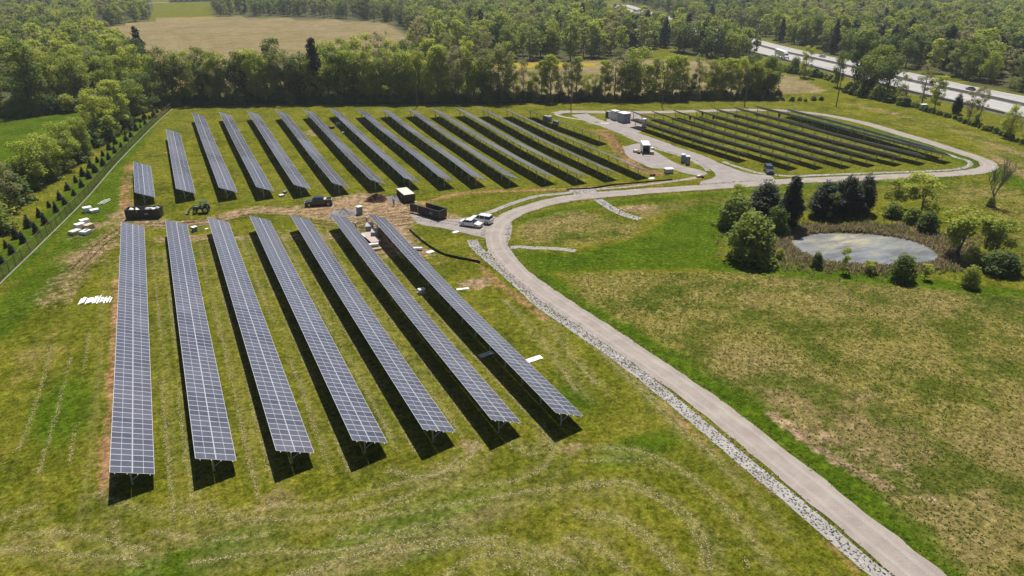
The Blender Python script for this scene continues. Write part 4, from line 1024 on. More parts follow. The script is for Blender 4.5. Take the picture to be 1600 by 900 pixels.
# ------------------------------------------------------------------ fence beside the young evergreens
FL = smooth_line(GP(FENCE_PX), 1.0); fr_ = thing('chain_link_fence', FL[0], 'long brown see-through fence running beside the young evergreens', 'fence')
o0 = FL[0]
acc = 0; last = None; wires = MB(); rail = MB(); top = []; base_ = []
for i, p in enumerate(FL):
    z = float(hgt(p.x, p.y)); q = Vector((p.x - o0.x, p.y - o0.y, z - o0.z)); top.append(q + Vector((0, 0, 2.1))); base_.append(q + Vector((0, 0, .08)))
pc = 0
for i in range(0, len(FL), 3):
    if pc < 98:
        mb = MB(); mb.tube([(0, 0, -.2), (0, 0, 2.2)], .055, 5); mb.build('post', M['fence'], fr_, loc=base_[i] - Vector((0, 0, .08))); pc += 1
wires.tube(top, .035, 4); wires.tube([t - Vector((0, 0, 1.0)) for t in top], .02, 4); wires.tube(base_, .03, 4)
for i in range(len(FL) - 1):
    for k in range(6):
        a = base_[i].lerp(base_[i + 1], k / 6); b = top[i].lerp(top[i + 1], min(1, k / 6)); wires.tube([a, b], .013, 3, cap=False)
wires.build('mesh_panel', M['fence'], fr_)
mb = MB(); strip = [(b.x + .28, b.y - .1, b.z - .05) for b in base_]
st_, _ = ribbon('fence_gravel_strip', [Vector((p.x + .35, p.y - .1, 0)) for p in FL], .22, M['yard'], .03, cross=1)

# ------------------------------------------------------------------ utility poles and wires
POLES = [(652, 167, 13.5, 'first'), (892, 170.5, 14, 'second'), (1034, 167.5, 13, 'third'), (1163, 167, 13, 'fourth'), (1306, 167, 13.5, 'fifth')]
tops = []
def upole(p, H, label):
    r = thing('utility_pole', p, label, 'utility pole', random.uniform(-.1, .1), 'utility poles along the boundary')
    mb = MB(); mb.tube([(0, 0, -.5), (.05, 0, H * .5), (.08, 0, H)], [.20, .17, .12], 8); mb.build('shaft', M['pole'], r)
    mb = MB(); mb.box((0.08, 0, H - .7), (.12, 2.4, .14)); mb.build('crossarm', M['pole'], r)
    for y in (-1.05, 0.3, 1.05):
        mb = MB(); mb.tube([(.08, y, H - .63), (.08, y, H - .42)], [.07, .05], 6); mb.build('insulator', M['insul'], r)
    return r
PW = ['behind the tenth far row', 'left of the gravel pad', 'behind the first rows of the far right block', 'behind the middle of the far right block', 'before the highway trees']
for (px, py, H, w_), ww in zip(POLES, PW):
    p = G(px, py); upole(p, H, 'dark wooden utility pole ' + ww); tops.append(p + Vector((.08, 0, H - .42)))
p = G(1064, 82); upole(p, 13, 'far wooden utility pole at the wood edge beyond the yellow field'); tops.append(p + Vector((0, 0, 12.6)))
for i in range(len(tops) - 1):
    a, b = tops[i], tops[i + 1]
    for dy in (-1.05, 1.05):
        mb = MB(); pts = [a.lerp(b, t / 14) + Vector((0, dy, -4 * 1.6 * (t / 14) * (1 - t / 14))) for t in range(15)]
        mb.tube(pts, .022, 4, cap=False); o = mb.build('power_line', M['dsteel'])
        tag(o, f'{"nearer" if dy < 0 else "farther"} wire of the span from the {["first","second","third","fourth","fifth"][i]} utility pole from the left', 'wire', 'overhead wires')

# ------------------------------------------------------------------ vehicles
def head(a, b):                     # heading from pixel a (rear) to pixel b (front)
    A, B = G(*a), G(*b); d = B - A; return (A + B) / 2, math.atan2(d.y, d.x)
def wheel(root, x, y, r=.36, w=.24):
    mb = MB(); mb.tube([(0, -w / 2, 0), (0, w / 2, 0)], r, 14); t = mb.build('wheel', M['rubber'], root, loc=(x, y, r))
    s = 1 if y > 0 else -1
    mb = MB(); mb.tube([(0, s * (w / 2 - .02), 0), (0, s * (w / 2 + .02), 0)], r * .6, 10); mb.build('rim', M['rim'], t)
def shell(prof, w0, w1, z0, z1, mats, inset_from=None):
    """side profile (x,z) with width narrowing w0->w1 between z0 and z1"""
    mb = MB(); n = len(prof)
    def hw(z): t = min(1, max(0, (z - z0) / (z1 - z0))); return (w0 + (w1 - w0) * t) / 2
    vs = [(x, -hw(z), z) for x, z in prof] + [(x, hw(z), z) for x, z in prof]
    mb.add(vs, [tuple(range(n)), tuple(reversed(range(n, 2 * n)))] + [(i, i + n, (i + 1) % n + n, (i + 1) % n) for i in range(n)]); return mb
def bevel(o, w=.05, seg=2):
    m = o.modifiers.new('edge', 'BEVEL'); m.width = w; m.segments = seg; m.limit_method = 'ANGLE'; m.angle_limit = R(35); return o
def car(kind, rear, front, paintm, label, cat='car', L=None, roofm=None):
    c, h = head(rear, front); r = thing(kind, (c.x, c.y, float(hgt(c.x, c.y)) + .05), label, cat, h)
    D = dict(parked_sedan=(4.7, 1.82, 1.42), parked_suv=(4.95, 1.95, 1.80), pickup_truck=(5.9, 2.02, 1.92), highway_car=(4.6, 1.8, 1.45))[kind]; L, Wd, H = D
    x0, x1 = -L / 2, L / 2; zb = .26
    if kind in ('parked_sedan', 'highway_car'):
        body = [(x0, .5), (x0 + .05, .98), (x0 + .9, 1.02), (x1 - 1.35, .97), (x1 - .25, .78), (x1, .6), (x1 - .02, zb), (x0 + .05, zb)]
        gh = [(x0 + .55, 1.0), (x0 + 1.25, H - .04), (x0 + 2.6, H), (x1 - 1.25, .98)]; roof = [(x0 + 1.22, H - .05), (x0 + 1.35, H + .01), (x0 + 2.5, H + .03), (x0 + 2.68, H - .03)]; wr = .33
    elif kind == 'parked_suv':
        body = [(x0, .55), (x0 + .02, 1.12), (x0 + .5, 1.16), (x1 - 1.35, 1.12), (x1 - .2, .98), (x1, .75), (x1 - .02, .32), (x0 + .04, .32)]
        gh = [(x0 + .08, 1.12), (x0 + .32, H - .05), (x1 - 2.15, H), (x1 - 1.3, 1.1)]; roof = [(x0 + .28, H - .06), (x0 + .4, H + .01), (x1 - 2.3, H + .04), (x1 - 2.1, H - .03)]; wr = .38
    else:
        body = [(x0, .6), (x0, 1.08), (x0 + 1.9, 1.10), (x1 - 1.6, 1.14), (x1 - .15, 1.05), (x1, .8), (x1 - .02, .42), (x0 + .04, .5)]
        gh = [(x0 + 1.95, 1.1), (x0 + 2.05, H - .05), (x1 - 2.2, H), (x1 - 1.5, 1.12)]; roof = [(x0 + 1.98, H - .06), (x0 + 2.1, H + .02), (x1 - 2.35, H + .04), (x1 - 2.15, H - .03)]; wr = .42
    bevel(shell(body, Wd, Wd * .97, .5, 1.1, None).build('body', paintm, r), .07)
    bevel(shell(gh, Wd * .95, Wd * .76, 1.0, H, None).build('window', M['glass'], r), .04)
    bevel(shell(roof, Wd * .78, Wd * .74, H - .05, H, None).build('roof', roofm or paintm, r), .03)
    # pillars
    for x in ((x0 + 2.3,) if kind != 'parked_suv' else (x0 + 1.35, x0 + 2.45)):
        for s in (-1, 1):
            mb = MB(); mb.tube([(x, s * Wd * .475, 1.0 if kind != 'pickup_truck' else 1.1), (x + .03, s * Wd * .385, H - .02)], .045, 4); mb.build('door_pillar', paintm, r)
    for x in (x0 + .85, x1 - .92):
        for y in (-Wd / 2 + .1, Wd / 2 - .1): wheel(r, x, y, wr)
    for s in (-1, 1):
        mb = MB(); mb.box((x1 - .05, s * Wd * .36, .72 if kind != 'pickup_truck' else .88), (.12, .34, .15)); mb.build('headlight', M['light'], r)
        mb = MB(); mb.box((x0 + .02, s * Wd * .40, .85), (.08, .2, .22)); mb.build('tail_light', M['redlens'], r)
        mb = MB(); mb.box((x1 - 1.75, s * (Wd / 2 + .1), 1.08), (.14, .2, .13)); mb.build('mirror', paintm, r)
    mb = MB(); mb.box((x1 + .0, 0, .62), (.06, Wd * .5, .16)); mb.build('grille', M['black'], r)
    mb = MB(); mb.box((x1 - .02, 0, .42), (.14, Wd * .92, .16)); mb.box((x0 + .02, 0, .46), (.14, Wd * .92, .16)); mb.build('bumper', M['dsteel'] if kind == 'pickup_truck' else paintm, r)
    if kind == 'pickup_truck':
        mb = MB(); Lb = 1.85; xc = x0 + Lb / 2 + .05
        mb.box((xc, 0, 1.115), (Lb - .1, Wd * .8, .012)); mb.build('bed_floor', M['black'], r)
        for s in (-1, 1):
            mb = MB(); mb.box((xc, s * Wd * .46, 1.23), (Lb, .1, .26)); mb.build('bed_rail', paintm, r)
        mb = MB(); mb.box((x0 + .05, 0, 1.22), (.08, Wd * .9, .26)); mb.build('tailgate', M['cab'], r)
        mb = MB(); mb.box((x0 + 1.5, 0, 1.3), (.5, Wd * .8, .35)); mb.build('toolbox', M['steel'], r)
    return r
car('parked_sedan', (721, 351), (752, 355.5), M['carwhite'], 'white saloon car parked nearest to the camera at the road bend')
car('parked_suv', (767, 350), (737, 345.5), M['carwhite'], 'white sport utility car with dark windows parked behind the white saloon', 'suv')
car('pickup_truck', (519, 319.5), (478, 322), M['carblack'], 'black pickup truck parked on the bare soil beside the gravel pile', 'pickup truck')
car('parked_suv', (1196, 263), (1206, 276), M['carblue'], 'dark slate blue sport utility car at the road junction below the far right rows', 'suv')
car('highway_car', (1523, 143), (1509, 139.5), M['carblack'], 'dark car on the far carriageway near the right edge')
car('highway_car', (1291, 91), (1278, 88.5), M['steel'], 'pale grey car on the far carriageway half hidden by trees')
car('highway_car', (1013, 25.5), (1005, 23), M['carblack'], 'tiny dark car on the most distant stretch of highway')
# lorry
c, h = head((1207, 86.5), (1236, 97)); lor = thing('lorry', (c.x, c.y, .42), 'white lorry with a long box trailer on the near carriageway', 'lorry', h)
mb = MB(); mb.box((-2.3, 0, 2.6), (14.2, 2.55, 2.8)); bevel(mb.build('box_trailer', M['white'], lor), .06)
mb = MB(); mb.box((-2.3, 0, 1.1), (13.8, 1.1, .22)); mb.build('chassis', M['dsteel'], lor)
bevel(shell([(5.1, .7), (5.1, 3.4), (6.9, 3.3), (7.25, 2.0), (8.6, 1.75), (8.75, .7)], 2.4, 2.2, 1.5, 3.3, None).build('cab', M['white'], lor), .1)
mb = MB(); mb.box((7.08, 0, 2.65), (.12, 2.0, .8)); mb.build('windscreen', M['glass'], lor)
for x in (-8.2, -6.9, 2.6, 3.9, 7.7):
    for y in (-1.1, 1.1): wheel(lor, x, y, .5, .3)

# tractor with front loader
c, h = head((329, 331), (301, 333)); tr = thing('tractor', (c.x, c.y, float(hgt(c.x, c.y))), 'green tractor with a front loader standing on the soil track', 'tractor', h)
bevel(shell([(-.2, .8), (-.2, 1.45), (1.5, 1.4), (1.65, .8)], .85, .75, .8, 1.4, None).build('hood', M['green'], tr), .06)
mb = MB(); mb.box((-.7, 0, .85), (1.3, .9, .5)); mb.build('chassis', M['dsteel'], tr)
mb = MB(); mb.box((-.75, 0, 1.45), (.5, .5, .12)); mb.box((-1.0, 0, 1.7), (.1, .5, .5)); mb.build('seat', M['black'], tr)
for x, y in ((-1.25, -.5), (-1.25, .5), (-.1, -.5), (-.1, .5)):
    mb = MB(); mb.tube([(x, y, 1.1), (x, y, 2.45)], .04, 5); mb.build('canopy_post', M['dsteel'], tr)
mb = MB(); mb.box((-.7, 0, 2.5), (1.7, 1.35, .1)); mb.build('canopy', M['green'], tr)
for y in (-.85, .85): wheel(tr, -1.0, y, .75, .42); wheel(tr, 1.2, y * .9, .45, .3)
for y in (-.62, .62):
    mb = MB(); mb.box((-1.0, y * 1.35, 1.62), (1.2, .4, .08)); mb.build('mudguard', M['green'], tr)
    mb = MB(); mb.tube([(-.1, y, 1.35), (1.1, y, 1.6), (2.2, y, .9), (2.55, y, .45)], .07, 6); mb.build('loader_arm', M['green'], tr)
mb = MB(); mb.prism([(2.5, .15), (3.1, .12), (3.15, .2), (2.62, .25), (2.6, .75), (2.5, .75)], -.95, .95); mb.build('bucket', M['dsteel'], tr)
mb = MB(); mb.tube([(0, -.0, 1.4), (0, 0, 1.9)], .1, 6); mb.build('exhaust', M['dsteel'], tr)

# roll-off containers
def dumpster(rear, front, L, label, Wd=2.4, H=1.9, door=False, fill=None, cover=False):
    c, h = head(rear, front); r = thing('roll_off_container', (c.x, c.y, float(hgt(c.x, c.y))), label, 'skip', h, None)
    t = .09; mb = MB()
    mb.box((0, 0, .28), (L, Wd - .04, t)); mb.build('floor_plate', M['black'], r)
    for s, nm in ((-1, 'side_panel'), (1, 'side_panel')):
        mb = MB(); mb.box((0, s * (Wd / 2 - t / 2), H / 2 + .2), (L, t, H - .2))
        x = -L / 2 + .3
        while x < L / 2: mb.box((x, s * (Wd / 2 + .045), H / 2 + .18), (.12, .09, H - .3)); x += .75
        mb.box((0, s * (Wd / 2 + .03), H + .1), (L, .16, .12)); mb.build(nm, M['black'], r)
        if s < 0:
            mb = MB(); mb.box((L * .12, s * (Wd / 2 + .1), H * .58), (.75, .012, .42)); mb.build('label_plate', M['cabd'], r)
    mb = MB(); mb.box((L / 2 - t / 2, 0, H / 2 + .2), (t, Wd - 2 * t, H - .2)); mb.box((L / 2 - t / 2, 0, H + .1), (.16, Wd, .12)); mb.build('end_panel', M['black'], r)
    if door:
        mb = MB(); T = Matrix.Rotation(R(8), 3, 'Z'); q = Vector((-L / 2 - 1.15, -Wd / 2 - .05, H / 2 + .18)); mb.box(q, (2.3, t, H - .2), 0, mat=T); mb.box(q + Vector((0, 0, H / 2 - .05)), (2.3, .14, .1), 0, mat=T); mb.build('door', M['black'], r)
        mb = MB(); mb.tube([(-L / 2, -Wd / 2 - .12, .2), (-L / 2, -Wd / 2 - .12, H + .1)], .05, 6); mb.build('hinge_bar', M['cab'], r)
    else:
        mb = MB(); mb.box((-L / 2 + t / 2, 0, H / 2 + .2), (t, Wd - 2 * t, H - .2)); mb.box((-L / 2 + t / 2, 0, H + .1), (.16, Wd, .12)); mb.build('door', M['black'], r)
    for x in (-L / 2 + .5, L / 2 - .5):
        for s in (-1, 1): mb = MB(); mb.tube([(x, s * .8 - .1, .14), (x, s * .8 + .1, .14)], .14, 8); mb.build('roller', M['dsteel'], r)
    if cover:
        mb = MB(); mb.box((0, 0, H + .2), (L - .1, Wd + .06, .05)); mb.build('cover_sheet', M['cream'], r)
    return r
d1 = dumpster((199, 340.5), (255, 338), 6.8, 'long black skip heaped with white wrapping at the end of the short solar row')
d2 = dumpster((655, 331), (698, 344), 6.2, 'open black skip with its end door swung out, near the parked cars', door=True)
d3 = dumpster((624, 303), (645, 320.5), 5.6, 'black skip with a cream cover sheet behind the gravel piles', cover=True, H=1.75)
rb = random.Random(3)
for k in range(11):
    mb = MB(); L_ = rb.uniform(.5, 1.3); mb.box((0, 0, 0), (L_, rb.uniform(.4, .9), rb.uniform(.15, .4)), taper=.7)
    o = mb.build('packing_waste', M['white'] if k % 4 else M['cream']); x_, y_ = rb.uniform(-2.9, 2.9), rb.uniform(-.75, .75)
    v = Matrix.Rotation(d1.rotation_euler.z, 3, 'Z') @ Vector((x_, y_, 0)); o.location = d1.location + v + Vector((0, 0, 1.62 + rb.uniform(0, .25))); o.rotation_euler = (rb.uniform(-.3, .3), rb.uniform(-.3, .3), rb.uniform(0, 3))
    bevel(o, .08); tag(o, 'piece of crumpled white wrapping heaped in the long black skip', 'packing waste', 'white wrapping in the long black skip')
mb = MB(); mb.box((0, 0, .78), (6.4, 2.15, .9)); f_ = mb.build('packed_waste', M['tan'], None); f_.location = d1.location; f_.rotation_euler = d1.rotation_euler; tag(f_, 'tan bed of cardboard waste filling the long black skip', 'cardboard')

# piles
def pile(px, py, rx, ry, H, mat, label, cat, seed=1, rough=.12, sticks=False):
    r = np.random.default_rng(seed); n = 30; m = 44; c = G(px, py); vs = [(0, 0, H * 1.02)]; fs = []
    ph = r.uniform(0, 6.28, 6)
    for i in range(1, n + 1):
        t = i / n
        for j in range(m):
            a = 2 * math.pi * j / m; w = 1 + .13 * math.sin(2 * a + ph[0]) + .08 * math.sin(3 * a + ph[1]) + .05 * math.sin(5 * a + ph[2])
            z = H * max(0, (1 - t) ** 1.15 * (1 + .25 * math.sin(3 * a + ph[3]) * t)) + (r.normal() * rough * H * (1 - t * .6) if i < n else 0)
            vs.append((rx * w * t * math.cos(a), ry * w * t * math.sin(a), max(-.05, z) if i < n else -.15))
    for j in range(m): fs.append((0, 1 + j, 1 + (j + 1) % m))
    for i in range(n - 1):
        for j in range(m): fs.append((1 + i * m + j, 1 + (i + 1) * m + j, 1 + (i + 1) * m + (j + 1) % m, 1 + i * m + (j + 1) % m))
    mb = MB(); mb.add(vs, fs); o = mb.build(cat.replace(' ', '_'), mat); o.location = c; tag(o, label, cat); return o
pile(537, 334, 3.1, 2.9, 1.0, M['pile'], 'larger cone of grey gravel at the top of the sixth near row', 'gravel pile', 2, .05)
pile(617, 311, 2.0, 2.4, .9, M['pile'], 'smaller grey gravel pile beside the covered skip', 'gravel pile', 4, .05)
pile(588, 312, 3.0, 2.3, 1.15, M['soil'], 'rough brown heap of soil and brush left of the small gravel pile', 'soil heap', 5, .22)
mb = MB(); rr = random.Random(9)
for _ in range(60):
    a = Vector((rr.gauss(0, 1.3), rr.gauss(0, 1.0), rr.uniform(.3, 1.0))); d = Vector((rr.gauss(0, 1), rr.gauss(0, 1), rr.uniform(-.1, .5))).normalized() * rr.uniform(.6, 1.6); mb.tube([a, a + d * .5 + Vector((0, 0, .05)), a + d], [.04, .03, .015], 4)
o = mb.build('dead_branches', M['rust']); o.location = G(588, 311.5); tag(o, 'tangle of dead brown branches on the soil heap', 'branches')
mb = MB(); mb.tube([(0, 0, .12), (1.1, -.5, .14), (1.9, -.8, .2)], .12, 7); o = mb.build('log', M['wood']); o.location = G(572, 315); tag(o, 'pale log lying at the left foot of the soil heap', 'log')

# person built on a skinned skeleton
def skinned(name, joints, bones, mat, parent, sub=1, root=0):
    me = bpy.data.meshes.new(name); me.from_pydata([j[:3] for j in joints], bones, []); me.materials.append(mat); me.update()
    o = bpy.data.objects.new(name, me); COL.objects.link(o); o.parent = parent
    if not me.skin_vertices: me.attributes.get('x')
    m = o.modifiers.new('skin', 'SKIN'); bpy.context.view_layer.objects.active = o
    sv = me.skin_vertices
    if len(sv) == 0:
        with bpy.context.temp_override(object=o, active_object=o): bpy.ops.mesh.customdata_skin_add()
        sv = me.skin_vertices
    for i, j in enumerate(joints): sv[0].data[i].radius = (j[3], j[3]) if len(j) < 5 else (j[3], j[4])
    sv[0].data[root].use_root = True
    s = o.modifiers.new('sub', 'SUBSURF'); s.levels = s.render_levels = sub
    return o
def person(p, label, rz=0.0, shirt='shirt', arm=0.0, hat='white'):
    r = thing('person', p, label, 'person', rz)
    J = [(0, 0, .95, .14, .10), (0, 0, 1.2, .13, .10), (0, 0, 1.42, .16, .10), (0, 0, 1.52, .06), (0, .01, 1.66, .095, .105), (0, .01, 1.76, .085),
         (-.19, 0, 1.43, .06), (-.27, .02, 1.16, .045), (-.24 - arm, .14, .93, .032), (.19, 0, 1.43, .06), (.28, .02, 1.16, .045), (.25 + arm, .15, .93, .032),
         (-.10, 0, .88, .10), (-.12, .02, .48, .065), (-.13, -.02, .09, .045), (-.14, .13, .05, .04), (.10, 0, .88, .10), (.13, .03, .48, .065), (.15, 0, .09, .045), (.16, .15, .05, .04)]
    B = [(0, 1), (1, 2), (2, 3), (3, 4), (4, 5), (2, 6), (6, 7), (7, 8), (2, 9), (9, 10), (10, 11), (0, 12), (12, 13), (13, 14), (14, 15), (0, 16), (16, 17), (17, 18), (18, 19)]
    hands = []
    for s, w in ((-1, 8), (1, 11)):
        wx, wy, wz = J[w][:3]; i0 = len(J)
        J.append((wx, wy + .05, wz - .06, .028)); B.append((w, i0))
        for f in range(4): J.append((wx + (f - 1.5) * .018, wy + .09, wz - .13 - .01 * (f in (1, 2)), .009)); B.append((i0, len(J) - 1))
        J.append((wx - s * .04, wy + .08, wz - .08, .01)); B.append((i0, len(J) - 1))
    skinned('body', J, B, M['skin'], r)
    skinned('shirt', [(0, 0, .93, .155, .12), (0, 0, 1.2, .15, .12), (0, 0, 1.43, .175, .12), (-.19, 0, 1.43, .078), (-.27, .02, 1.16, .062), (.19, 0, 1.43, .078), (.28, .02, 1.16, .062)], [(0, 1), (1, 2), (2, 3), (3, 4), (2, 5), (5, 6)], M[shirt], r)
    skinned('trousers', [(0, 0, .96, .15, .115), (-.10, 0, .86, .115), (-.12, .02, .48, .082), (-.13, -.02, .12, .065), (.10, 0, .86, .115), (.13, .03, .48, .082), (.15, 0, .12, .065)], [(0, 1), (1, 2), (2, 3), (0, 4), (4, 5), (5, 6)], M['denim'], r)
    for s in (-.035, .035):
        mb = MB(); mb.tube([(s, .105, 1.70), (s, .118, 1.70)], .012, 6); mb.build('eye', M['black'], r)
    mb = MB(); mb.tube([(0, .10, 1.69), (0, .135, 1.655)], [.008, .018], 5); mb.build('nose', M['skin'], r)
    mb = MB(); n = 12
    mb.tube([(0, .0, 1.745), (0, 0, 1.75), (0, 0, 1.80), (0, 0, 1.85), (0, 0, 1.87)], [.165, .125, .12, .085, .02], 12); mb.build('hard_hat', M[hat], r)
    return r
person(G(615.5, 321.5), 'worker in a pale lilac shirt and dark trousers standing by the small gravel pile', 2.4, 'shirt', .12)
person(G(556.5, 361), 'worker in brown with a white hard hat standing between the sixth and seventh near rows', -1.2, 'tan')
person(G(574, 352), 'worker in orange standing in the shade at the top of the seventh near row', .7, 'orange')

# ------------------------------------------------------------------ cabinets, trailers, toilets
def cabinet(name, px, py, rz, dims, label, cat, body='cab', roof='white', doors=2, vents=True):
    p = G(px, py) if not isinstance(px, Vector) else px
    r = thing(name, p, label, cat, rz); l, w, h = dims
    mb = MB(); mb.box((0, 0, .08), (l + .3, w + .3, .16)); mb.build('plinth', M['concrete'], r)
    mb = MB(); mb.box((0, 0, .16 + h / 2), (l, w, h)); bevel(mb.build('housing', M[body], r), .03)
    mb = MB(); mb.box((0, 0, .16 + h + .05), (l + .14, w + .14, .1)); mb.build('roof', M[roof], r)
    for f in range(doors):
        x = -l / 2 + l * (f + .5) / doors
        mb = MB(); mb.box((x, -w / 2 - .015, .16 + h / 2), (l / doors - .08, .03, h - .2)); d = mb.build('door', M['cabd' if body == 'cabd' else 'cab'], r)
        mb = MB(); mb.box((x + l / doors * .36, -w / 2 - .05, .16 + h / 2), (.05, .05, .25)); mb.build('handle', M['dsteel'], d)
        if vents:
            mb = MB()
            for k in range(5): mb.box((x, -w / 2 - .04, .16 + h * .74 + k * .07), (l / doors * .55, .02, .03))
            mb.build('vent', M['dsteel'], r)
    return r
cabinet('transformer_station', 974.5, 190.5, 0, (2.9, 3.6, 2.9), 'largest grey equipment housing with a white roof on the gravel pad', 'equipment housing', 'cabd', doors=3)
cabinet('switchgear_housing', 960.5, 187, 0, (2.0, 2.4, 2.9), 'tall pale equipment housing between the largest one and the small dark one', 'equipment housing', doors=2)
cabinet('meter_cabinet', 950.5, 184, 0, (1.4, 1.8, 2.0), 'small dark cabinet at the left end of the equipment housings', 'cabinet', 'black', 'cabd', doors=2, vents=False)
cabinet('inverter_cabinet', 1006, 198, 0, (1.1, 1.1, 2.4), 'narrow pale cabinet at the end of the first far right solar row', 'cabinet', doors=1)
def small_inverters():
    spots = [(1077.5, 191, 'on the third far right row'), (1114, 190, 'on the fourth far right row'), (1097, 184, 'behind the third far right row'), (1148.5, 188, 'on the fifth far right row'), (1182.5, 186, 'on the sixth far right row'), (1216.5, 187, 'on the seventh far right row')]
    for i, (a, b, w) in enumerate(spots):
        r = thing('string_inverter', G(a, b), 'small dark inverter box mounted on a post ' + w, 'inverter', 0, 'inverters among the far right rows')
        mb = MB(); mb.box((0, 0, 1.5), (.6, .35, 1.2)); mb.build('housing', M['black'], r)
        for x in (-.22, .22): mb = MB(); mb.tube([(x, .1, -.1), (x, .1, .95)], .04, 5); mb.build('leg', M['steel'], r)
small_inverters()
# enclosed trailer, open at the near end
c = G(1007.5, 238); t_ = thing('box_trailer', c, 'white box trailer with an open dark rear end on the gravel yard', 'trailer', R(-119))
Lt, Wt, Ht = 5.4, 2.1, 2.1
mb = MB(); mb.box((0, 0, .55), (Lt, Wt, .1)); mb.build('floor_plate', M['dsteel'], t_)
for s in (-1, 1):
    mb = MB(); mb.box((0, s * (Wt / 2 - .03), .55 + Ht / 2), (Lt, .06, Ht)); mb.build('side_wall', M['white'], t_)
mb = MB(); mb.box((-Lt / 2 + .03, 0, .55 + Ht / 2), (.06, Wt - .13, Ht)); mb.build('front_wall', M['white'], t_)
mb = MB(); mb.box((0, 0, .6 + Ht), (Lt + .06, Wt + .06, .08)); bevel(mb.build('roof', M['white'], t_), .02)
mb = MB(); mb.box((Lt / 2 + .85, 0, .32), (1.9, Wt - .2, .07), mat=Matrix.Rotation(R(16), 3, 'Y')); mb.build('ramp', M['dsteel'], t_)
for x in (-.45, .45):
    for y in (-Wt / 2 - .02, Wt / 2 + .02): wheel(t_, x, y, .34, .2)
mb = MB(); mb.tube([(-Lt / 2, -.5, .5), (-Lt / 2 - 1.1, 0, .5), (-Lt / 2, .5, .5)], .05, 5); mb.build('hitch', M['dsteel'], t_)
def crate(p, rz, d, m1, label, m2='wood', name='pallet_load', group=None, cat='pallet'):
    r = thing(name, p, label, cat, rz, group)
    mb = MB()
    for k in range(5): mb.box((-d[0] / 2 + .06 + k * (d[0] - .12) / 4, 0, .12), (.1, d[1], .03))
    for k in (-1, 0, 1): mb.box((0, k * (d[1] / 2 - .06), .055), (d[0], .09, .1))
    mb.build('pallet', M[m2], r)
    mb = MB(); mb.box((0, 0, .14 + d[2] / 2), (d[0] * .94, d[1] * .94, d[2]), taper=.93); bevel(mb.build('load', M[m1], r), .07, 2)
    return r
crate(G(993.5, 238), .3, (1.5, 1.2, .6), 'cream', 'pale load on a pallet left of the white box trailer')
crate(G(998, 240), 1.1, (1.2, 1.0, .5), 'rust', 'brown load squeezed against the white box trailer', cat='pallet')
crate(G(1018.5, 241), .7, (1.3, 1.1, .7), 'tan', 'tan load on a pallet right of the white box trailer')
crate(G(1019, 233), .2, (1.0, .9, .4), 'white', 'small white bundle behind the white box trailer')
# portable toilets
def toilet(px, py, rz, label):
    r = thing('portable_toilet', G(px, py), label, 'portable toilet', rz, 'portable toilets')
    mb = MB(); mb.box((0, 0, .1), (1.2, 1.2, .2)); mb.build('skid', M['dsteel'], r)
    mb = MB(); mb.box((0, 0, 1.2), (1.12, 1.12, 2.0)); bevel(mb.build('cabin', M['greenplastic'], r), .03)
    mb = MB(); mb.box((0, 0, 2.3), (1.2, 1.2, .22), taper=.7); bevel(mb.build('roof', M['white'], r), .03)
    mb = MB(); mb.box((0, -.575, 1.15), (.7, .03, 1.75)); d = mb.build('door', M['cabd'], r)
    mb = MB(); mb.box((.25, -.61, 1.15), (.06, .04, .16)); mb.build('handle', M['white'], d)
    mb = MB(); mb.tube([(.4, .4, 2.3), (.4, .4, 2.75)], .06, 6); mb.build('vent_pipe', M['white'], r)
toilet(1067, 254, -.6, 'left of the two portable toilets with white roofs'); toilet(1074, 257, -.6, 'right of the two portable toilets with white roofs')
cabinet('water_tank_box', 1044.5, 270.5, -.3, (2.1, 1.4, 1.0), 'low pale box standing alone at the edge of the gravel yard', 'box', 'steel', 'white', 1, False)
cabinet('portable_unit', 562, 334.5, .3, (1.0, .9, 1.5), 'upright white-topped grey unit right of the larger gravel pile', 'cabinet', 'cabd', 'white', 1, False)
cabinet('utility_box', 1442, 172, -.3, (2.4, 1.4, 1.9), 'pale utility box under the leaning yellowish tree', 'box', 'cab', 'white', 1, False)
cabinet('small_box', 304.5, 361, .5, (.9, .8, .7), 'small white-topped box near the top of the second near row', 'box', 'cabd', 'white', 1, False)
cabinet('small_box', 659, 458, .1, (1.0, .7, .55), 'white box lying between the sixth and seventh near rows', 'box', 'cab', 'white', 1, False)

# module racks stored beside tables
def rack(px, py, rz, n, label, sp=.42, hh=1.6, group=None):
    r = thing('module_rack', G(px, py), label, 'rack', rz, group)
    mb = MB(); mb.box((0, 0, .08), (n * sp + .3, 1.5, .1)); mb.build('base', M['wood'], r)
    for k in range(n):
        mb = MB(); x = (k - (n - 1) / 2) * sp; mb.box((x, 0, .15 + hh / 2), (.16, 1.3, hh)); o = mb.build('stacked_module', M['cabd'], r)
        mb = MB(); mb.box((x, 0, .17 + hh), (.2, 1.34, .04)); mb.build('edge_guard', M['frame'], o)
rack(851.5, 189, 1.3, 4, 'nearer group of upright racks beside the last row of the middle block')
rack(858.5, 189.5, 1.3, 4, 'pale-edged racks in the middle beside the last row of the middle block')
rack(868, 194.5, 1.3, 6, 'farther low group of racks under the last row of the middle block', hh=1.0)
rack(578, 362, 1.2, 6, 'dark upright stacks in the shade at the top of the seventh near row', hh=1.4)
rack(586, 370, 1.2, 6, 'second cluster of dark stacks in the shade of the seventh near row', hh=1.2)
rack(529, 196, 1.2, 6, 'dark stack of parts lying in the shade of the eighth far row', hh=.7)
crate(G(518.5, 201), .4, (1.5, 1.3, .7), 'rust', 'brown crate between the seventh and eighth far rows'); crate(G(536.5, 208), .9, (1.6, .5, .3), 'white', 'white bundle between the seventh and eighth far rows')
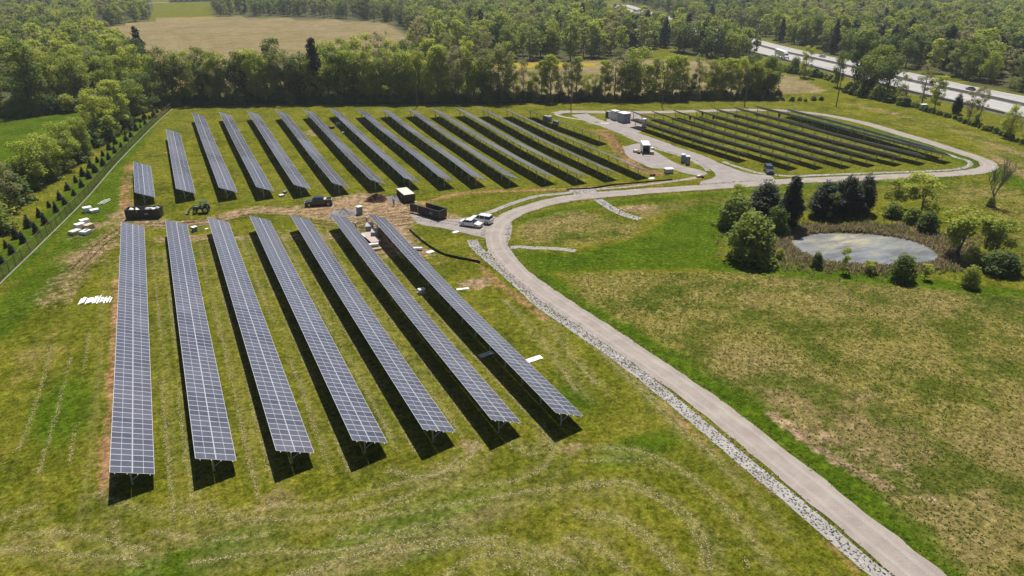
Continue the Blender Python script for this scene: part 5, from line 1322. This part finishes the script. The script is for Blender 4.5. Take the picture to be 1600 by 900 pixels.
# flatbed trailer
c = G(580.5, 375); ft = thing('flatbed_trailer', c, 'flat plywood-decked trailer between the sixth and seventh near rows', 'trailer', R(94))
mb = MB(); mb.box((0, 0, .62), (6.0, 2.1, .1)); mb.build('deck', M['deck'], ft)
mb = MB()
for s in (-1, 1): mb.box((0, s * .95, .5), (6.0, .1, .14))
mb.build('chassis', M['dsteel'], ft)
for x in (.7, 1.6):
    for y in (-1.15, 1.15): wheel(ft, x, y, .34, .2)
for y in (-1.15, 1.15): mb = MB(); mb.box((1.15, y, .82), (2.0, .28, .05)); mb.build('mudguard', M['cab'], ft)
mb = MB(); mb.tube([(3.0, -.7, .55), (4.3, 0, .5), (3.0, .7, .55)], .05, 5); mb.build('hitch', M['dsteel'], ft)
# rolls, pipes, sheets, boards
def roll(a, b, r_, m_, label, name='fabric_roll', cat='roll'):
    A, B = G(*a), G(*b); d = B - A; o_ = thing(name, A, label, cat)
    mb = MB(); mb.tube([Vector((0, 0, r_)), d + Vector((0, 0, r_))], r_, 14); mb.build('wrap', M[m_], o_)
    mb = MB(); u = d.normalized(); mb.tube([Vector((0, 0, r_)) - u * .06, d + u * .06 + Vector((0, 0, r_))], r_ * .3, 8); mb.build('core', M['tan'], o_)
roll((643, 391), (660, 391), .32, 'white', 'thick white roll lying right of the seventh near row')
roll((575, 386), (591.5, 384), .32, 'white', 'white roll lying across the near end of the flatbed trailer')
roll((581, 392), (596, 390), .22, 'cream', 'thinner cream roll in front of the white one between the rows')
def sheet(c, l, w, rz, m_, label, th=.05, name='white_sheet', cat='sheet', group=None, z=.08):
    p = G(*c); mb = MB(); r = random.Random(int(c[0] * 7 + c[1])); n = 8
    vs = []; 
    for i in range(n + 1):
        for j in (0, 1): vs.append(((i / n - .5) * l, (j - .5) * w * r.uniform(.93, 1.05), z + r.uniform(0, .05)))
    k = len(vs); vs += [(a, b, c_ - th) for a, b, c_ in vs]; fs = []
    for i in range(n): a = 2 * i; fs += [(a, a + 2, a + 3, a + 1), (a + k, a + 1 + k, a + 3 + k, a + 2 + k), (a, a + k, a + 2 + k, a + 2), (a + 1, a + 3, a + 3 + k, a + 1 + k)]
    fs += [(0, 1, 1 + k, k), (2 * n, 2 * n + k, 2 * n + 1 + k, 2 * n + 1)]
    mb.add(vs, fs); o = mb.build(name, M[m_]); o.location = p; o.rotation_euler = (0, 0, rz); return tag(o, label, cat, group)
sheet((835, 561.5), 2.3, .95, .08, 'white', 'bright white sheet on the grass right of the seventh near row')
sheet((760, 554), 2.2, .9, .12, 'cab', 'pale sheet lying in the shade of the seventh near row')
sheet((723, 452), 2.1, .55, -.2, 'white', 'narrow white sheet beside the bare patch of soil')
sheet((649, 453.5), 1.2, .12, -.3, 'tan', 'thin tan batten left of the white box between the rows')
sheet((712, 363), 1.3, .8, .2, 'white', 'small white sheet on the edge of the parking gravel')
sheet((672, 394), 1.4, 1.0, .2, 'white', 'crumpled pale sheet between the white roll and the black silt fence')
for i, (a, b) in enumerate([(159, 316), (163.5, 315.5), (167, 316), (152, 327)]):
    sheet((a, b), [3.6, 4.2, 3.0, 1.2][i], .16, R(62) if i < 3 else R(80), 'white', ['left of the three long white boards on the grass by the fence', 'middle and longest of the three white boards on the grass by the fence', 'right of the three long white boards on the grass by the fence', 'short white board beside the flat white pallet load'][i], .08, 'board', 'board', z=.12)
for i, (a, b, d, m_, lab) in enumerate([(137.5, 331, (1.9, 1.5, 1.0), 'white', 'tall white wrapped pallet nearest the long boards by the fence'), (148, 331.5, (1.9, 1.4, .55), 'white', 'flat white wrapped pallet next to the tall one by the fence'),
        (133, 350, (1.9, 1.4, .9), 'white', 'rearmost white pallet of the cluster of five'), (125.5, 356.5, (2.0, 1.5, .9), 'white', 'middle left white pallet of the cluster of five'), (139, 357, (1.9, 1.5, .8), 'tan', 'brownish pallet load on the right of the cluster of five'),
        (118, 365, (2.3, 1.7, .6), 'cream', 'cream and tan load at the front left of the cluster of five'), (134, 365, (2.0, 1.6, .55), 'white', 'white pallet with torn wrap at the front of the cluster of five')]):
    r = crate(G(a, b), .25 + .1 * i, d, m_, lab, cat='pallet', group='wrapped pallets by the fence')
    if i == 6: mb = MB(); mb.box((.2, -.1, .14 + d[2] + .01), (.8, .6, .03)); mb.build('torn_opening', M['black'], r)
rr = random.Random(4); xs_ = []
x = 125.5
while x < 175: xs_.append(x); x += rr.choice([2.2, 2.4, 2.7, 3.0])
for i, x in enumerate(xs_):
    L_ = rr.uniform(1.7, 2.2) if not 147 < x < 156 else rr.uniform(2.5, 2.9)
    sheet((x, 471 - (x - 125) * .06 + rr.uniform(-1.6, 1.6)), L_, rr.uniform(.16, .24), R(rr.uniform(80, 86)), 'white', f'{ordn(i)} from the left in the row of short white battens on the grass', .06, 'batten', 'batten', 'row of short white battens', z=.1)
# small debris
crate(G(440, 307), .3, (1.2, .9, .35), 'white', 'white and black scrap left on the grass below the fifth far row'); crate(G(445, 302), .8, (1.0, .8, .4), 'cabd', 'grey scrap behind the white one below the fifth far row')
sheet((1018, 279), 1.6, 1.1, .2, 'white', 'white sheet beside the red tubs at the yard edge')
for i, (a, b) in enumerate([(1017.5, 275), (1022, 274.5)]):
    mb = MB(); mb.tube([(0, 0, 0), (0, 0, .55), (0, 0, .56)], [.32, .4, .3], 10); o = mb.build('tub', M['red']); o.location = G(a, b); tag(o, ['left dark red tub beside the white sheet', 'right dark red tub beside the white sheet'][i], 'tub', 'dark red tubs')
crate(G(1092, 277), .3, (1.6, .8, .4), 'cream', 'pale bundle at the tip of the grass wedge by the junction'); crate(G(1098, 277.5), .9, (1.1, .7, .4), 'rust', 'dark bundle at the tip of the grass wedge by the junction')
sheet((298, 346.5), 1.3, .7, .4, 'red', 'small red tarpaulin on the soil behind the second near row', .04, 'tarpaulin', 'tarpaulin')
sheet((323, 358), .6, .5, .4, 'white', 'tiny white scrap beside the third near row')
sheet((945, 193), 2.6, 1.3, -.6, 'cream', 'pale sheet on the ground in front of the equipment housings'); sheet((932, 191), 1.2, .8, -.4, 'black', 'dark scrap on the grass left of the pale sheet near the gravel pad')
# silt fences
def silt(px, H, label, wob=.15):
    L = smooth_line(GP(px), .8); o0 = L[0]; r = thing('silt_fence', (o0.x, o0.y, float(hgt(o0.x, o0.y))), label, 'silt fence'); mb = MB(); vs = []; rr = random.Random(3)
    for i, p in enumerate(L):
        z = float(hgt(p.x, p.y)) - float(hgt(o0.x, o0.y)); hh = H * rr.uniform(.8, 1.05)
        for a, b in ((-.05, 0), (.0, hh), (.05, 0)): vs.append((p.x - o0.x + a * 3, p.y - o0.y + a + rr.uniform(-wob, wob) * .3, z + b))
    n = len(L); fs = [(i * 3 + j, i * 3 + j + 1, i * 3 + j + 4, i * 3 + j + 3) for i in range(n - 1) for j in (0, 1)]
    mb.add(vs, fs); mb.build('fabric', M['fabric'], r)
    for i in range(0, n, 3):
        mb = MB(); mb.box((0, 0, H * .55), (.06, .06, H * 1.2)); mb.build('stake', M['wood'], r, loc=(L[i].x - o0.x, L[i].y - o0.y, float(hgt(L[i].x, L[i].y)) - float(hgt(o0.x, o0.y))))
silt([(640, 360), (652, 371), (668, 384), (684, 394), (700, 400.5), (720, 405), (738, 408), (750, 411.5)], .5, 'thick black silt fence curving across the grass left of the road bend')
silt([(886, 296.5), (915, 295.5), (928, 294.5), (960, 289.5), (994, 286.5), (1020, 284), (1050, 281.5)], .35, 'thin dark silt fence between the middle block and the upper road')
# small sign posts in the meadow
for (a, b, H, lab) in ((1287, 700, 1.2, 'thin marker post with a small blue plate in the dry meadow'), (919, 441, 1.5, 'thin marker post at the edge of the dry meadow by the road')):
    r = thing('marker_post', G(a, b), lab, 'post'); mb = MB(); mb.tube([(0, 0, -.2), (0, 0, H)], .035, 6); mb.build('shaft', M['steel'], r); mb = MB(); mb.box((0, -.04, H), (.35, .03, .25)); mb.build('plate', M['cab'], r)
# farm building at the far top left
bp = G(300, 2.5); b = thing('farmhouse', bp, 'long low farmhouse with a dark roof beyond the brown field', 'house', .12)
mb = MB(); mb.box((0, 0, 2.2), (58, 16, 4.4)); mb.build('wall', M['wallc'], b)
mb = MB(); mb.prism([(-9.2, 4.3), (9.2, 4.3), (0, 9.5)], -30, 30); o = mb.build('roof', M['roofdark'], b); o.rotation_euler = (0, 0, math.pi / 2)
for x in range(-24, 25, 8): mb = MB(); mb.box((x, -8.03, 2.3), (3, .06, 1.8)); mb.build('window', M['glass'], b)
mb = MB(); mb.box((4, -8.03, 1.6), (2.2, .08, 3.1)); mb.build('door', M['dsteel'], b)

# ------------------------------------------------------------------ air between the camera and the far woods
HAZE = 0.00012
if HAZE:
    mb = MB(); mb.box((400, 1500, 29.0), (5700, 4000, 64)); hz = mb.build('haze', []) if False else None
    me_ = bpy.data.meshes.new('haze'); me_.from_pydata(mb.v, [], mb.f); hz = bpy.data.objects.new('haze', me_); COL.objects.link(hz)
    m = bpy.data.materials.new('haze_air'); m.use_nodes = True; n = m.node_tree; n.nodes.remove(n.nodes['Principled BSDF'])
    pv = n.nodes.new('ShaderNodeVolumePrincipled'); pv.inputs['Color'].default_value = (.86, .92, 1, 1); pv.inputs['Density'].default_value = HAZE; pv.inputs['Anisotropy'].default_value = .25
    n.links.new(pv.outputs[0], n.nodes['Material Output'].inputs['Volume']); me_.materials.append(m); tag(hz, 'thin pale haze over the fields and woods', 'haze', None, 'stuff')

for i_, (x_, y_) in enumerate([(212, 200), (192, 214), (180, 222), (158, 232), (150, 244), (132, 256), (104, 272), (90, 284), (76, 288), (56, 298), (44, 318), (30, 328), (14, 340), (2, 350), (-8, 362), (8, 366), (230, 182), (242, 176)]):
    plant('bush', G(x_ - 22, y_ - 2), 'rounded bush filling the bank left of the young evergreens', random.uniform(4.5, 7), 1.35, 'bushes in the bank left of the young evergreens', 'bush')

# straw-coloured clippings left in lines by the mower and tyres
ML = [[(0, 858), (60, 860), (120, 866), (200, 872)], [(20, 835), (100, 832), (190, 850), (230, 860)], [(176, 812), (186, 850), (215, 885)], [(0, 812), (30, 800), (60, 790)], [(18, 825), (26, 808), (22, 795)],
      [(300, 790), (380, 806), (460, 812), (560, 800), (640, 772), (700, 745)], [(290, 798), (380, 814), (470, 820), (565, 808), (650, 780)], [(420, 790), (520, 790), (600, 762), (680, 742), (730, 722), (745, 690)],
      [(560, 812), (700, 790), (800, 772), (880, 762), (980, 752)], [(440, 905), (560, 866), (700, 842), (820, 852), (900, 880)], [(460, 905), (575, 872), (705, 850), (815, 862), (880, 888)], [(300, 880), (420, 862), (520, 862), (620, 842), (720, 815)],
      [(900, 755), (980, 752), (1060, 790), (1100, 840), (1110, 890)], [(905, 763), (978, 760), (1052, 797), (1090, 845), (1098, 890)], [(900, 800), (960, 805), (1020, 840), (1060, 890)], [(905, 808), (955, 813), (1010, 846), (1048, 890)],
      [(900, 700), (1000, 705), (1080, 745), (1150, 810), (1200, 880)], [(905, 720), (1000, 724), (1075, 762), (1135, 820), (1170, 885)], [(800, 690), (830, 702), (852, 690), (840, 662)], [(795, 696), (830, 710), (860, 695), (848, 662)],
      [(610, 735), (650, 745), (690, 738), (715, 715)], [(730, 760), (800, 752), (850, 728), (870, 690)], [(880, 840), (930, 850), (980, 890)], [(690, 905), (740, 872), (800, 866), (850, 900)], [(150, 770), (240, 800), (330, 790)],
      [(960, 560), (1040, 640), (1130, 730), (1220, 830)], [(905, 520), (980, 590), (1080, 690)], [(840, 480), (880, 540), (930, 600)], [(790, 470), (850, 540), (900, 610)], [(530, 840), (620, 832), (720, 800)], [(240, 830), (330, 842), (420, 835)],
      [(600, 890), (680, 858), (790, 838)], [(760, 905), (800, 885), (840, 905)], [(30, 700), (60, 620), (80, 540)], [(110, 720), (125, 620), (140, 520)], [(60, 740), (90, 640), (110, 560)]]
lines_w = [[(p.x, p.y) for p in smooth_line(GP(L), .25)] for L in ML]
for xr in (-6.9, 1.0, 8.6, 15.9, 23.2, 30.0):
    for o_ in (0, 1.75): lines_w.append([(xr + o_ + .12 * math.sin(y / 7 + xr), y) for y in np.arange(59, 137, .25)])
pts = []; rr = random.Random(21)
for Lw in lines_w:
    ph = rr.random() * 6
    for i, (x, y) in enumerate(Lw):
        if math.sin(i * .05 + ph) + .6 * math.sin(i * .013 + 2 * ph) + rr.uniform(-.8, .8) > -.75:
            for _ in range(6): a, b = x + rr.gauss(0, .16), y + rr.gauss(0, .16); pts.append((a, b, float(hgt(a, b)) + .01))
# loose flecks anywhere in the mown turf
P = [(p[0], p[1]) for p in GP([(-60, 960), (-60, 420), (180, 330), (760, 400), (900, 540), (1330, 900), (1340, 960)])]
bx = [p[0] for p in P]; by = [p[1] for p in P]; c_ = 0
while c_ < 1500:
    x, y = rr.uniform(min(bx), max(bx)), rr.uniform(min(by), max(by))
    if math.sin(x / 5 + 2 * math.sin(y / 9)) * math.sin(y / 6 + 2 * math.sin(x / 8)) + rr.uniform(-.6, .6) > .1 and bool(inpoly(np.array([x]), np.array([y]), P)[0]): pts.append((x, y, float(hgt(x, y)) + .01)); c_ += 1
M['straw'] = mat_leaf('dry_clippings', [(.28, .24, .10), (.40, .34, .17), (.50, .43, .26)], .2)
tufts('grass_clippings', pts, .12, M['straw'], 'straw-coloured clippings lying in curved mower lines on the turf', 3, .2, 8)

pts = []; rr = random.Random(31)
for side in (-1, 1):
    for p in offset_line(RL, side * 2.1)[:150]:
        for _ in range(16):
            a, b = p.x + rr.gauss(0, .35) + rr.uniform(-1, 1), p.y + rr.gauss(0, .35) + rr.uniform(-1, 1)
            pts.append((a, b, float(hgt(a, b)) + .03))
rl = [(q.x, q.y) for q in RL]; dd_ = pdist(np.array([p[0] for p in pts]), np.array([p[1] for p in pts]), rl)
pts = [p for p, d in zip(pts, dd_) if d > 1.75 + rr.random() * .35]
tufts('roadside_grass', pts, .15, M['weed'], 'ragged grass creeping over the edges of the gravel road', 4, .7, 12)

# clods and tyre-churned lumps on the bare work ground
rr = random.Random(77); pts = []
for P_ in ([(200, 352), (300, 346), (470, 334), (560, 302), (640, 312), (700, 335), (745, 350), (700, 356), (660, 385), (690, 398), (600, 398), (540, 350), (400, 340), (250, 360)], [(60, 480), (120, 395), (190, 345), (215, 356), (150, 420), (95, 490)], [(945, 205), (962, 208), (985, 252), (1030, 270), (1005, 270), (965, 245)]):
    P = [(p[0], p[1]) for p in GP(P_)]; bx = [p[0] for p in P]; by = [p[1] for p in P]; c_ = 0
    while c_ < 700:
        x, y = rr.uniform(min(bx), max(bx)), rr.uniform(min(by), max(by))
        if bool(inpoly(np.array([x]), np.array([y]), P)[0]): pts.append((x, y, float(hgt(x, y)))); c_ += 1
for L in ([(470, 345), (540, 348), (620, 335), (690, 330)], [(560, 352), (640, 342), (720, 350)], [(215, 352), (300, 350), (400, 336), (470, 334)], [(200, 352), (160, 380), (120, 420)], [(480, 350), (560, 358), (640, 348)]):
    for o_ in (-.8, .8):
        for p in offset_line(smooth_line(GP(L), .3), o_):
            for _ in range(3): a, b = p.x + rr.gauss(0, .12), p.y + rr.gauss(0, .12); pts.append((a, b, float(hgt(a, b))))
M['clod'] = mat_leaf('soil_clods', [(.12, .07, .04), (.20, .12, .075), (.28, .18, .12)], 0.0)
tufts('soil_clods', pts, .16, M['clod'], 'brown clods along the wheel ruts of the bare work ground', 3, .5, 13)
